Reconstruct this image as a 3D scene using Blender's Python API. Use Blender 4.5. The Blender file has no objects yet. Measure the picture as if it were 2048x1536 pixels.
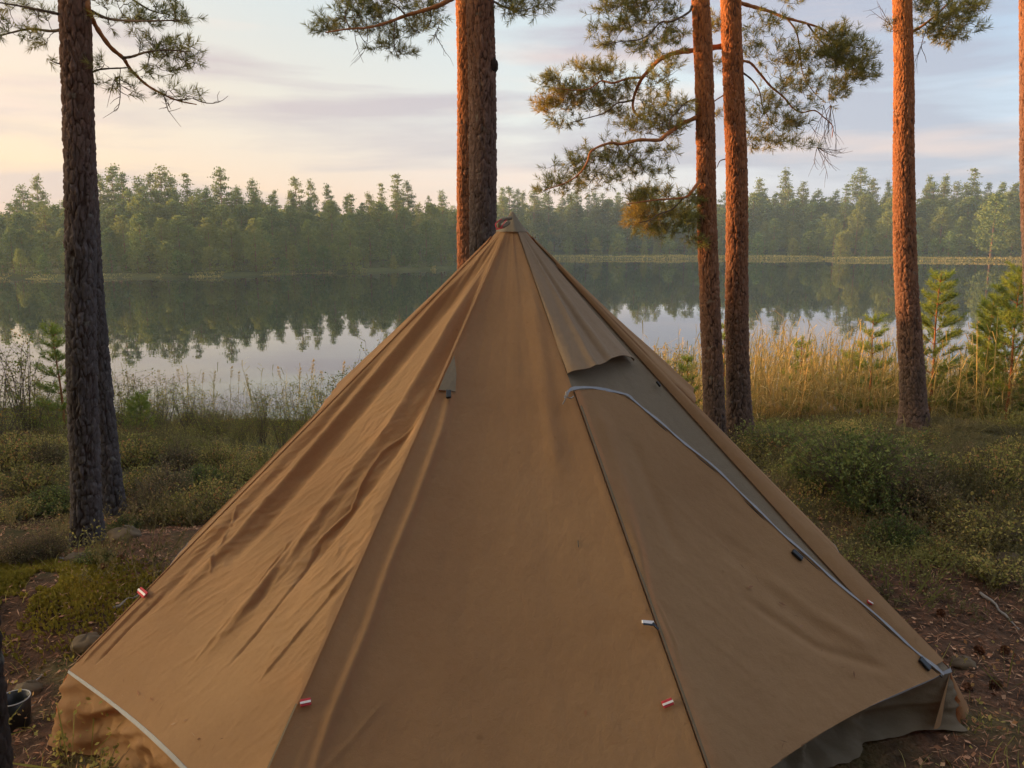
import bpy, math, random
import numpy as np
from mathutils import Vector

rnd = random.Random(7)
R = np.random.default_rng(11)
scene = bpy.context.scene
COL = scene.collection

# ------------------------------------------------------------------ camera maths
F = 1547.0
CAM = np.array([0.0, 0.0, 1.75])
PITCH = math.radians(10.47)
CP, SP = math.cos(PITCH), math.sin(PITCH)

def ray(px, py):
    x = px - 1024.0; u = 768.0 - py
    return np.array([x, F * CP + u * SP, u * CP - F * SP])

def at(px, py, Y):
    d = ray(px, py)
    return CAM + d * (Y / d[1])

def at_z(px, py, z):
    d = ray(px, py)
    return CAM + d * ((z - CAM[2]) / d[2])

def pxm(Y):            # metres per photo pixel at forward distance Y
    return Y / F

# ------------------------------------------------------------------ noise
def _hash(ix, iy, seed):
    h = (ix.astype(np.int64) * 374761393 + iy.astype(np.int64) * 668265263 + seed * 1442695041) & 0xFFFFFFFF
    h = ((h ^ (h >> 13)) * 1274126177) & 0xFFFFFFFF
    h = h ^ (h >> 16)
    return (h & 0xFFFFFF) / float(0xFFFFFF)

def vnoise(x, y, seed=0):
    ix, iy = np.floor(x), np.floor(y)
    fx, fy = x - ix, y - iy
    fx = fx * fx * fx * (fx * (fx * 6 - 15) + 10); fy = fy * fy * fy * (fy * (fy * 6 - 15) + 10)
    a = _hash(ix, iy, seed); b = _hash(ix + 1, iy, seed)
    c = _hash(ix, iy + 1, seed); d = _hash(ix + 1, iy + 1, seed)
    return (a * (1 - fx) + b * fx) * (1 - fy) + (c * (1 - fx) + d * fx) * fy

def fbm(x, y, seed=0, octs=4):
    s = 0; a = 0.5; t = 0
    for i in range(octs):
        s = s + a * vnoise(x * 2 ** i, y * 2 ** i, seed + i * 17); t += a; a *= 0.5
    return s / t

def worley(x, y, seed=0, wrapx=None):
    """distance to nearest and second nearest jittered point, and nearest id"""
    ix, iy = np.floor(x), np.floor(y)
    f1 = np.full(x.shape, 9.0); f2 = np.full(x.shape, 9.0); idv = np.zeros(x.shape)
    for dx in (-1, 0, 1):
        for dy in (-1, 0, 1):
            cx, cy = ix + dx, iy + dy
            hx = np.mod(cx, wrapx) if wrapx else cx
            px = cx + _hash(hx, cy, seed); py = cy + _hash(hx, cy, seed + 5)
            d = np.hypot(px - x, py - y)
            c = _hash(hx, cy, seed + 9)
            m = d < f1
            f2 = np.where(m, f1, np.minimum(f2, d)); idv = np.where(m, c, idv); f1 = np.where(m, d, f1)
    return f1, f2, idv

# ------------------------------------------------------------------ mesh builder
class Geo:
    def __init__(s):
        s.V = []; s.Fq = []; s.T = []; s.n = 0
    def add(s, v, f, tint=0.5):
        v = np.asarray(v, dtype=np.float64).reshape(-1, 3); f = np.asarray(f, dtype=np.int64)
        if len(v) == 0: return
        s.V.append(v); s.Fq.append(f + s.n)
        t = np.empty(len(v)); t[:] = tint
        s.T.append(t); s.n += len(v)
    def mesh(s, name, mat, smooth=False):
        me = bpy.data.meshes.new(name)
        V = np.concatenate(s.V).astype(np.float32)
        me.vertices.add(len(V)); me.vertices.foreach_set('co', V.ravel())
        nl = sum(f.size for f in s.Fq); npoly = sum(len(f) for f in s.Fq)
        loops = np.concatenate([f.ravel() for f in s.Fq]).astype(np.int32)
        tot = np.concatenate([np.full(len(f), f.shape[1]) for f in s.Fq]).astype(np.int32)
        start = np.concatenate([[0], np.cumsum(tot)[:-1]]).astype(np.int32)
        me.loops.add(nl); me.polygons.add(npoly)
        me.loops.foreach_set('vertex_index', loops)
        me.polygons.foreach_set('loop_start', start)
        me.polygons.foreach_set('loop_total', tot)
        me.polygons.foreach_set('use_smooth', np.full(npoly, smooth, dtype=bool))
        me.update(calc_edges=True)
        a = me.attributes.new('tint', 'FLOAT', 'POINT')
        a.data.foreach_set('value', np.concatenate(s.T).astype(np.float32))
        if mat: me.materials.append(mat)
        return me
    def build(s, name, mat, parent=None, smooth=False):
        o = bpy.data.objects.new(name, s.mesh(name, mat, smooth)); COL.objects.link(o)
        if parent is not None: o.parent = parent
        return o

def tag(o, label=None, cat=None, group=None, kind=None):
    if label: o['label'] = label
    if cat: o['category'] = cat
    if group: o['group'] = group
    if kind: o['kind'] = kind
    return o

def empty(name, loc=(0, 0, 0)):
    o = bpy.data.objects.new(name, None); COL.objects.link(o); o.location = loc
    o.empty_display_size = 0.2
    return o

def copy_tree(o, parent=None):
    kids = list(o.children)
    c = o.copy(); COL.objects.link(c)
    if parent is not None: c.parent = parent
    for k in kids: copy_tree(k, c)
    return c

def tube(g, pts, rad, sides=6, tint=0.5, cap=True):
    pts = np.asarray(pts, float); n = len(pts)
    rad = np.broadcast_to(np.asarray(rad, float), (n,))
    tan = np.gradient(pts, axis=0); tan /= np.linalg.norm(tan, axis=1)[:, None] + 1e-9
    ref = np.array([0, 0, 1.0]) if abs(tan[:, 2]).mean() < 0.8 else np.array([1.0, 0, 0])
    a = np.cross(tan, ref); a /= np.linalg.norm(a, axis=1)[:, None] + 1e-9
    b = np.cross(tan, a)
    th = np.arange(sides) / sides * 2 * math.pi
    v = pts[:, None, :] + rad[:, None, None] * (np.cos(th)[None, :, None] * a[:, None, :] + np.sin(th)[None, :, None] * b[:, None, :])
    i = np.arange(n - 1)[:, None] * sides; j = np.arange(sides)[None, :]; k = (j + 1) % sides
    f = np.stack([i + j, i + k, i + sides + k, i + sides + j], -1).reshape(-1, 4)
    g.add(v.reshape(-1, 3), f, tint)
    if cap and sides == 4:
        g.add(v[0], [[0, 1, 2, 3]], tint); g.add(v[-1], [[0, 1, 2, 3]], tint)
    elif cap and sides > 4:
        for e in (0, n - 1):
            g.add(np.vstack([v[e], pts[e:e + 1]]), [[q, (q + 1) % sides, sides] for q in range(sides)], tint)

def unit(n, bias=(0, 0, 0)):
    d = R.normal(size=(n, 3)) + np.asarray(bias); return d / np.linalg.norm(d, axis=1)[:, None]

def leaves(g, c, size, aspect=0.5, bias=(0, 0, 0.6), tint=None, tip=True, direc=None):
    """diamond leaves at centres c"""
    n = len(c)
    size = np.broadcast_to(size, (n,))[:, None]
    d = unit(n) if direc is None else direc
    nn = unit(n, bias); s = np.cross(d, nn); s /= np.linalg.norm(s, axis=1)[:, None] + 1e-9
    v = np.stack([c - d * size * .5, c + s * size * aspect * .5 + d * size * .05, c + d * size * .5, c - s * size * aspect * .5 + d * size * .05], 1)
    if tint is None: tint = R.random(n)
    g.add(v.reshape(-1, 3), np.arange(4 * n).reshape(-1, 4), np.repeat(tint, 4))

def smoothline(p, n=10):
    """Catmull-Rom through the points"""
    p = np.asarray(p, float)
    if len(p) < 3:
        t = np.linspace(0, 1, n)[:, None]; return p[0] * (1 - t) + p[-1] * t
    q = np.vstack([2 * p[0] - p[1], p, 2 * p[-1] - p[-2]]); out = []
    for i in range(1, len(q) - 2):
        t = np.linspace(0, 1, n, endpoint=False)[:, None]
        out.append(.5 * ((2 * q[i]) + (-q[i - 1] + q[i + 1]) * t + (2 * q[i - 1] - 5 * q[i] + 4 * q[i + 1] - q[i + 2]) * t ** 2 + (-q[i - 1] + 3 * q[i] - 3 * q[i + 1] + q[i + 2]) * t ** 3))
    out.append(p[-1:]); return np.vstack(out)

# ------------------------------------------------------------------ materials
class NT:
    def __init__(s, name, world=False):
        if world:
            s.m = bpy.data.worlds.new(name)
        else:
            s.m = bpy.data.materials.new(name)
        s.m.use_nodes = True; s.t = s.m.node_tree; s.t.nodes.clear()
    def n(s, typ, **kw):
        x = s.t.nodes.new(typ)
        for k, v in kw.items(): setattr(x, k, v)
        return x
    def l(s, a, b): s.t.links.new(a, b)
    def out(s): return s.n('ShaderNodeOutputMaterial')
    def ramp(s, fac, stops, interp='LINEAR'):
        r = s.n('ShaderNodeValToRGB'); r.color_ramp.interpolation = interp
        e = r.color_ramp.elements
        while len(e) < len(stops): e.new(0.5)
        for el, (p, c) in zip(e, stops): el.position = p; el.color = (*c, 1)
        s.l(fac, r.inputs[0]); return r.outputs[0]
    def mix(s, fac, a, b, blend='MIX'):
        x = s.n('ShaderNodeMix', data_type='RGBA', blend_type=blend)
        for sock, v in ((x.inputs[0], fac), (x.inputs[6], a), (x.inputs[7], b)):
            if isinstance(v, (int, float)): sock.default_value = v
            elif isinstance(v, tuple): sock.default_value = (*v, 1)
            else: s.l(v, sock)
        return x.outputs[2]
    def math(s, op, a, b=0.0, clamp=False):
        x = s.n('ShaderNodeMath', operation=op, use_clamp=clamp)
        for sock, v in ((x.inputs[0], a), (x.inputs[1], b)):
            if isinstance(v, (int, float)): sock.default_value = v
            else: s.l(v, sock)
        return x.outputs[0]
    def noise(s, scale, detail=4, vec=None, rough=0.5):
        x = s.n('ShaderNodeTexNoise'); x.inputs['Scale'].default_value = scale; x.inputs['Detail'].default_value = detail
        x.inputs['Roughness'].default_value = rough
        if vec is not None: s.l(vec, x.inputs['Vector'])
        return x.outputs[0]
    def mapping(s, vec, scale):
        x = s.n('ShaderNodeMapping'); x.inputs['Scale'].default_value = scale; s.l(vec, x.inputs[0]); return x.outputs[0]
    def attr(s, name='tint'):
        return s.n('ShaderNodeAttribute', attribute_name=name).outputs['Fac']
    def obj(s): return s.n('ShaderNodeTexCoord').outputs['Object']
    def pos(s): return s.n('ShaderNodeNewGeometry').outputs['Position']
    def maprange(s, v, a, b, c=0., d=1.):
        x = s.n('ShaderNodeMapRange'); s.l(v, x.inputs[0])
        for i, q in enumerate((a, b, c, d)): x.inputs[i + 1].default_value = q
        return x.outputs[0]
    def bump(s, h, strength, dist):
        x = s.n('ShaderNodeBump'); x.inputs['Strength'].default_value = strength; x.inputs['Distance'].default_value = dist
        s.l(h, x.inputs['Height']); return x.outputs[0]
    def principled(s, color, rough=0.8, normal=None, ior=1.45, spec=0.3, metal=0.0):
        p = s.n('ShaderNodeBsdfPrincipled')
        if isinstance(color, tuple): p.inputs['Base Color'].default_value = (*color, 1)
        else: s.l(color, p.inputs['Base Color'])
        if isinstance(rough, float): p.inputs['Roughness'].default_value = rough
        else: s.l(rough, p.inputs['Roughness'])
        p.inputs['IOR'].default_value = ior; p.inputs['Specular IOR Level'].default_value = spec
        p.inputs['Metallic'].default_value = metal
        if normal is not None: s.l(normal, p.inputs['Normal'])
        return p.outputs[0]
    def translucent(s, bsdf, color, fac):
        t = s.n('ShaderNodeBsdfTranslucent')
        if isinstance(color, tuple): t.inputs[0].default_value = (*color, 1)
        else: s.l(color, t.inputs[0])
        m = s.n('ShaderNodeMixShader'); m.inputs[0].default_value = fac
        s.l(bsdf, m.inputs[1]); s.l(t.outputs[0], m.inputs[2]); return m.outputs[0]
    def done(s, surf):
        s.l(surf, s.out().inputs['Surface']); return s.m

def leaf_mat(name, stops, trans=0.3, objvar=None):
    k = NT(name); t = k.attr()
    c = k.ramp(t, stops)
    nz = k.noise(1.7, 3, k.pos())
    c = k.mix(k.maprange(nz, .35, .65, 0., .45), c, tuple(np.array(stops[0][1]) * .6))
    if objvar:
        ri = k.n('ShaderNodeObjectInfo').outputs['Random']
        c = k.mix(k.maprange(ri, .3, 1, 0., .7), c, objvar); c = k.mix(k.maprange(ri, .35, 0, 0., .45), c, tuple(np.array(stops[0][1]) * .8))
    p = k.principled(c, 0.7, spec=0.12)
    return k.done(k.translucent(p, c, trans) if trans else p)

def plain(name, col, rough=0.7, var=0.15, scale=20, spec=0.3, bump=0.0, metal=0.0):
    k = NT(name); v = k.obj(); nz = k.noise(scale, 4, v)
    c = k.mix(nz, tuple(np.array(col) * (1 - var)), tuple(np.minimum(1, np.array(col) * (1 + var))))
    nm = k.bump(nz, 0.5, bump) if bump else None
    return k.done(k.principled(c, float(rough), nm, spec=spec, metal=metal))

def canvas_mat(name, a, b, trans, transcol):
    k = NT(name); v = k.obj()
    big = k.noise(1.6, 4, v); fine = k.noise(60, 3, v)
    c = k.mix(k.maprange(big, .35, .65), a, b)
    c = k.mix(k.maprange(fine, .3, .7, 0., .18), c, tuple(np.array(a) * .7))
    spots = k.noise(22, 2, v); c = k.mix(k.maprange(spots, .72, .80, 0., .45), c, tuple(np.array(a) * .45))
    w1 = k.n('ShaderNodeTexNoise'); w1.inputs['Scale'].default_value = 420; w1.inputs['Detail'].default_value = 2; k.l(v, w1.inputs['Vector'])
    cr = k.noise(9, 6, v, .62)
    h = k.math('ADD', k.math('MULTIPLY', w1.outputs[0], .25), k.math('MULTIPLY', cr, 2.2))
    nm = k.bump(h, 0.7, 0.006)
    p = k.principled(c, 0.85, nm, spec=0.15)
    return k.done(k.translucent(p, transcol, trans))

M = {}
M['canvas'] = canvas_mat('tan_canvas', (.325, .193, .098), (.385, .236, .121), .27, (.60, .185, .065))
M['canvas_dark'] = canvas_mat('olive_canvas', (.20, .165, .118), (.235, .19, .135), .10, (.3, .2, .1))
M['tape'] = plain('pale_tape', (.26, .265, .285), .6, .15, 60)
M['seam'] = plain('seam_olive', (.17, .125, .075), .8, .2, 50)
M['black'] = plain('black_plastic', (.008, .008, .009), .45, .2, 30, spec=.5)
M['red'] = plain('red_webbing', (.45, .04, .05), .7, .15, 90)
M['white'] = plain('white_webbing', (.75, .70, .68), .7, .1, 90)
M['pot'] = plain('dark_enamel', (.012, .012, .014), .35, .3, 10, spec=.5)
M['rim'] = plain('worn_rim', (.35, .34, .33), .4, .2, 30, spec=.5)
M['stone'] = plain('granite', (.13, .095, .06), .9, .6, 9, spec=.2, bump=.01)
M['deadwood'] = plain('grey_deadwood', (.26, .23, .20), .9, .35, 12, spec=.1, bump=.004)

def bark_mat(name, z0, z1, plate=(.100, .090, .092), orange=(.50, .175, .055)):
    k = NT(name)
    pl = k.attr('plate'); idv = k.attr('tint')
    z = k.n('ShaderNodeSeparateXYZ'); k.l(k.pos(), z.inputs[0])
    zn = k.math('ADD', z.outputs[2], k.math('MULTIPLY', k.noise(2.5, 3, k.obj()), .8))
    up = k.maprange(zn, z0, z1)
    low = k.ramp(idv, [(0, tuple(np.array(plate) * .55)), (.5, plate), (1, tuple(np.array(plate) * 1.6))])
    low = k.mix(k.maprange(pl, .2, .7, .95, 0.), low, (.028, .017, .014))
    hi = k.ramp(idv, [(0, tuple(np.array(orange) * .65)), (.6, orange), (1, (.58, .26, .11))])
    hi = k.mix(k.maprange(pl, .15, .6, .9, 0.), hi, (.06, .022, .012))
    c = k.mix(up, low, hi)
    fine = k.noise(90, 5, k.mapping(k.obj(), (1, 1, .35)))
    c = k.mix(k.maprange(fine, .35, .7, 0., .5), c, (.05, .035, .028))
    lich = k.noise(14, 4, k.obj()); c = k.mix(k.maprange(lich, .64, .72, 0., .3), c, (.26, .27, .23))
    nm = k.bump(fine, .8, .006)
    return k.done(k.principled(c, .92, nm, spec=.12))
M['bark'] = bark_mat('pine_bark', 2.0, 6.5)
M['bark_warm'] = bark_mat('orange_pine_bark', .7, 4.4, plate=(.16, .105, .080))
M['bark_dark'] = bark_mat('dark_pine_bark', 9, 12, plate=(.045, .036, .032))
M['limb'] = plain('pine_limb_bark', (.36, .15, .06), .9, .35, 25, spec=.1, bump=.004)
M['limb_grey'] = plain('grey_limb_bark', (.13, .095, .07), .9, .35, 25, spec=.1, bump=.004)
M['needle'] = leaf_mat('pine_needles', [(0, (.16, .185, .055)), (.45, (.36, .34, .09)), (.8, (.58, .46, .11)), (1, (.62, .42, .10))], .2)
M['needle_young'] = leaf_mat('young_pine_needles', [(0, (.16, .24, .045)), (.5, (.30, .37, .07)), (1, (.46, .48, .09))], .4)
M['far'] = leaf_mat('far_foliage', [(0, (.10, .16, .052)), (.5, (.22, .29, .082)), (1, (.38, .40, .10))], .35, (.22, .24, .06))
M['far_trunk'] = plain('far_trunk_bark', (.24, .14, .085), .9, .3, 3, spec=.1)
M['birch'] = leaf_mat('light_foliage', [(0, (.11, .18, .05)), (.5, (.20, .29, .08)), (1, (.32, .38, .10))], .4, (.33, .30, .07))
M['bush'] = leaf_mat('dark_bush_leaves', [(0, (.08, .11, .035)), (.6, (.18, .22, .06)), (1, (.38, .36, .10))], .35)
M['leaf'] = leaf_mat('shrub_leaves', [(0, (0.117, 0.162, 0.036)), (0.5, (0.277, 0.311, 0.061)), (0.8, (0.496, 0.392, 0.073)), (1, (0.656, 0.324, 0.073))], .35)
M['bilberry'] = leaf_mat('bilberry_leaves', [(0, (.14, .135, .040)), (.45, (.34, .32, .085)), (.8, (.60, .47, .14)), (1, (.60, .28, .12))], .4)
M['heather'] = leaf_mat('heather_sprigs', [(0, (.11, .095, .045)), (.5, (.24, .205, .085)), (.8, (.36, .27, .12)), (1, (.50, .30, .17))], .3)
M['sedge'] = leaf_mat('sedge_blades', [(0, (0.183, 0.195, 0.053)), (0.5, (0.421, 0.364, 0.105)), (1, (0.72, 0.546, 0.211))], .25)
M['reed'] = leaf_mat('reed_blades', [(0, (.20, .23, .05)), (.35, (.44, .34, .11)), (.7, (.62, .43, .16)), (1, (.72, .50, .22))], .3)
M['moss'] = leaf_mat('moss_shoots', [(0, (0.146, 0.135, 0.02)), (0.6, (0.356, 0.285, 0.041)), (1, (0.551, 0.405, 0.068))], .2)
M['litter'] = leaf_mat('needle_litter', [(0, (0.124, 0.057, 0.031)), (0.6, (0.41, 0.184, 0.093)), (1, (0.646, 0.391, 0.228))], 0)

def ground_mat():
    k = NT('forest_floor'); p = k.pos()
    a = k.noise(1.1, 5, p); b = k.noise(14, 6, p, .65); c3 = k.noise(60, 4, p)
    c = k.ramp(b, [(.25, (.030, .020, .014)), (.5, (.11, .062, .038)), (.7, (.19, .095, .055)), (.85, (.28, .18, .11))])
    c = k.mix(k.maprange(a, .50, .62, 0., .7), c, (.11, .115, .04))
    s = k.n('ShaderNodeSeparateXYZ'); k.l(p, s.inputs[0])
    yy = s.outputs[1]
    c = k.mix(k.maprange(yy, 4.2, 7.0, 0., .75), c, (.10, .10, .035))
    bog = k.ramp(k.noise(.12, 4, p), [(.3, (.045, .060, .020)), (.55, (.09, .095, .03)), (.8, (.07, .062, .025))])
    c = k.mix(k.maprange(yy, 40, 60), c, bog)
    h = k.math('ADD', b, k.math('MULTIPLY', c3, .5))
    return k.done(k.principled(c, .95, k.bump(h, 1., .04), spec=.08))
M['ground'] = ground_mat()

def water_mat():
    k = NT('lake_water'); p = k.pos()
    h = k.noise(.9, 2, k.mapping(p, (.35, 1.0, 1)))
    h2 = k.noise(5, 2, k.mapping(p, (.4, 1.0, 1)))
    nm = k.bump(k.math('ADD', h, k.math('MULTIPLY', h2, .10)), .10, .018)
    return k.done(k.principled((.010, .018, .018), .012, nm, ior=2.1, spec=.5))
M['water'] = water_mat()

# ------------------------------------------------------------------ camera, world, sun
cam = bpy.data.cameras.new('camera'); co = bpy.data.objects.new('camera', cam); COL.objects.link(co)
co.location = CAM; co.rotation_euler = (math.pi / 2 - PITCH, 0, 0)
cam.sensor_width = 36; cam.lens = 36 * F / 2048; cam.clip_end = 3000; cam.clip_start = .05
scene.camera = co

SUN_EL, SUN_AZ = math.radians(7.0), math.radians(-74)      # azimuth from +Y, negative = left
sd = Vector((math.sin(SUN_AZ) * math.cos(SUN_EL), math.cos(SUN_AZ) * math.cos(SUN_EL), math.sin(SUN_EL)))
sl = bpy.data.lights.new('sun', 'SUN'); so = bpy.data.objects.new('sun', sl); COL.objects.link(so)
sl.energy = 4.3; sl.angle = math.radians(.6); sl.color = (1.0, .50, .21)
so.rotation_euler = sd.to_track_quat('Z', 'Y').to_euler(); so.location = (-20, 0, 12)

def world():
    k = NT('World', True)
    tc = k.n('ShaderNodeTexCoord').outputs['Generated']
    s = k.n('ShaderNodeSeparateXYZ'); k.l(tc, s.inputs[0])
    x, y, z = s.outputs
    left = k.maprange(x, -.62, .62, 1., 0.)
    hor = k.ramp(left, [(0, (.50, .53, .62)), (.3, (.60, .56, .58)), (.62, (.74, .53, .42)), (1, (.84, .53, .28))])
    mid = k.ramp(left, [(0, (.44, .57, .72)), (.35, (.60, .67, .69)), (.7, (.64, .60, .53)), (1, (.76, .58, .41))])
    top = k.ramp(left, [(0, (.20, .40, .68)), (.35, (.42, .56, .66)), (.8, (.52, .61, .64)), (1, (.52, .58, .58))])
    c = k.mix(k.maprange(z, .03, .14), hor, mid)
    c = k.mix(k.maprange(z, .16, .34), c, top)
    # streaky clouds: noise on the direction, stretched along the horizon
    zz = k.math('DIVIDE', 1.0, k.math('ADD', k.math('ABSOLUTE', z), .10))
    comb = k.n('ShaderNodeCombineXYZ')
    k.l(k.math('MULTIPLY', x, 1.0), comb.inputs[0]); k.l(k.math('MULTIPLY', y, 1.0), comb.inputs[1]); k.l(k.math('MULTIPLY', z, 7.5), comb.inputs[2])
    n1 = k.n('ShaderNodeTexNoise'); n1.inputs['Scale'].default_value = 1.9; n1.inputs['Detail'].default_value = 7; n1.inputs['Roughness'].default_value = .52; n1.inputs['Distortion'].default_value = .25
    mp = k.n('ShaderNodeMapping'); mp.inputs['Location'].default_value = (3.1, 1.7, .35); k.l(comb.outputs[0], mp.inputs[0]); k.l(mp.outputs[0], n1.inputs['Vector'])
    cl = k.ramp(left, [(0, (.33, .385, .50)), (.5, (.435, .40, .45)), (1, (.53, .41, .39))])
    c = k.mix(k.maprange(n1.outputs[0], .46, .58, 0., .9), c, cl)
    n2 = k.n('ShaderNodeTexNoise'); n2.inputs['Scale'].default_value = 2.6; n2.inputs['Detail'].default_value = 6
    mp2 = k.n('ShaderNodeMapping'); mp2.inputs['Location'].default_value = (7.7, 4.2, 1.9); k.l(comb.outputs[0], mp2.inputs[0]); k.l(mp2.outputs[0], n2.inputs['Vector'])
    c = k.mix(k.maprange(n2.outputs[0], .54, .68, 0., .45), c, (.86, .62, .50))
    # glow round the sun just above the horizon, far left
    ga = math.radians(-91)
    dt = k.math('ADD', k.math('MULTIPLY', x, math.sin(ga)), k.math('MULTIPLY', y, math.cos(ga)))
    g = k.math('MULTIPLY', k.math('POWER', k.math('MAXIMUM', dt, 0.0), 11.0), k.maprange(k.math('ABSOLUTE', z), .0, .75, 1., 0.))
    c = k.mix(g, c, (22.0, 17.0, 9.8))
    # behind the camera and overhead the dusk sky is dimmer
    c = k.mix(k.maprange(y, .1, -.5, 0., .8), c, (.14, .095, .07))
    c = k.mix(k.maprange(z, .35, .9, 0., .7), c, (.50, .50, .54))
    dim = k.math('MULTIPLY', k.maprange(y, .1, .45), k.maprange(z, .6, .4))
    c = k.mix(dim, c, (.635, .63, .63), 'MULTIPLY')
    c = k.mix(k.maprange(z, -.02, -.12), c, (.05, .05, .04))
    bg = k.n('ShaderNodeBackground'); k.l(c, bg.inputs[0]); bg.inputs[1].default_value = 1.0
    sky = k.n('ShaderNodeTexSky', sky_type='NISHITA'); sky.sun_disc = False
    sky.sun_elevation = SUN_EL; sky.sun_rotation = SUN_AZ
    bg2 = k.n('ShaderNodeBackground'); k.l(sky.outputs[0], bg2.inputs[0]); bg2.inputs[1].default_value = .012
    add = k.n('ShaderNodeAddShader'); k.l(bg.outputs[0], add.inputs[0]); k.l(bg2.outputs[0], add.inputs[1])
    o = k.n('ShaderNodeOutputWorld'); k.l(add.outputs[0], o.inputs[0])
    scene.world = k.m
world()
scene.view_settings.view_transform = 'Standard'; scene.view_settings.look = 'None'
scene.view_settings.exposure = 0.98; scene.view_settings.gamma = 1.0
scene.cycles.use_denoising = True
scene.cycles.max_bounces = 6; scene.cycles.diffuse_bounces = 3; scene.cycles.glossy_bounces = 3
scene.cycles.transmission_bounces = 4; scene.cycles.volume_bounces = 0; scene.cycles.transparent_max_bounces = 6
scene.cycles.sample_clamp_indirect = 4.0

# ------------------------------------------------------------------ terrain
WZ = -1.6
def far_d(x, y):
    a = np.where(y > 1, x / np.maximum(y, 1) * F + 1024, 1024)
    return np.interp(a, [-900, 0, 500, 800, 930, 1000, 1080, 1400, 1640, 1670, 2048, 3000],
                     [62, 70, 76, 89, 98, 122, 146, 148, 147, 136, 131, 122])

def far_off(x): return 1.2 * np.sin(x * .21) + .6 * np.sin(x * .55 + 2)
def near_shore(x):
    return 14.6 + .7 * np.sin(x * .5) + .4 * np.sin(x * 1.3 + 1) + np.clip((-16 - x) / 8, 0, 1) * 9 + np.clip((x - 14) / 10, 0, 1) * 8

def gz(x, y):
    x = np.asarray(x, float); y = np.asarray(y, float)
    ns = near_shore(x); yy = y - (ns - 14.6)
    near = np.interp(yy, [-50, 4.5, 5.2, 7.4, 8.2, 9.5, 11, 13, 14.6, 16, 20, 40], [0.15, 0, -.07, -.27, -.45, -.72, -1.0, -1.38, -1.6, -1.9, -2.6, -3.4])
    fd = far_d(x, y) + far_off(x)
    t = y - fd
    far = np.interp(t, [-20, 0, .6, 8, 22, 45, 80, 140, 400], [-3.4, -1.65, -1.32, -1.15, -.6, 1.6, 5.2, 7.5, 11.0])
    z = np.maximum(near, far)
    z = z + .035 * (fbm(x * 1.3, y * 1.3, 3) - .5) * 2 * (np.abs(y) < 16) + .02 * (fbm(x * 6, y * 6, 8, 2) - .5) * 2 * (np.abs(y) < 16)
    # low mossy bank to the left of the tent with a hollow before it
    d = np.exp(-((x + 2.45) / .75) ** 4 - ((y - 3.55) / .42) ** 4)
    z = z + .17 * d
    z = z - .07 * np.exp(-((x + 2.1) / .7) ** 2 - ((y - 2.75) / .33) ** 2)
    z = z + .12 * np.exp(-((x + 1.9) / .5) ** 2 - ((y - 4.35) / .35) ** 2)
    z = z + .14 * np.exp(-((x - 2.7) / .6) ** 2 - ((y - 5.0) / .6) ** 2)
    # mounds at the trunks
    for (tx, ty, r, h) in TREEBASE:
        z = z + h * np.exp(-((x - tx) ** 2 + (y - ty) ** 2) / r ** 2)
    return z

TREEBASE = [(-2.44, 4.4, .38, .05), (-2.72, 5.2, .3, .03), (2.2, 7.4, .35, .04), (4.3, 8.2, .35, .05)]

def make_ground():
    tx = np.linspace(-4.9, 4.9, 520); X = 5.0 * np.sinh(tx)
    ty = np.linspace(-2.4, 5.2, 560); Y = 3.0 + 5.0 * np.sinh(ty)
    gx, gy = np.meshgrid(X, Y); z = gz(gx, gy)
    v = np.stack([gx, gy, z], -1).reshape(-1, 3)
    nx = len(X); i = np.arange(len(Y) - 1)[:, None] * nx; j = np.arange(nx - 1)[None, :]
    f = np.stack([i + j, i + j + 1, i + nx + j + 1, i + nx + j], -1).reshape(-1, 4)
    g = Geo(); g.add(v, f)
    tag(g.build('ground', M['ground'], smooth=True), 'forest floor sloping down to the lake and the far shore', kind='structure')
    g = Geo(); g.add([(-330, 8, WZ), (330, 8, WZ), (330, 420, WZ), (-330, 420, WZ)], [[0, 1, 2, 3]])
    tag(g.build('lake_water', M['water']), 'still lake reflecting the far forest and sky', kind='structure')
make_ground()

# ------------------------------------------------------------------ tent
A = np.array([0.0, 3.25, 1.845])
HZ = .25
C = [np.array(p) for p in [(-1.64, 3.70, HZ), (-1.575, 2.52, HZ), (-.70, 1.76, HZ), (.56, 1.86, HZ), (1.565, 2.53, HZ), (1.62, 3.70, HZ), (.74, 4.62, HZ), (-.76, 4.62, HZ)]]

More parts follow.
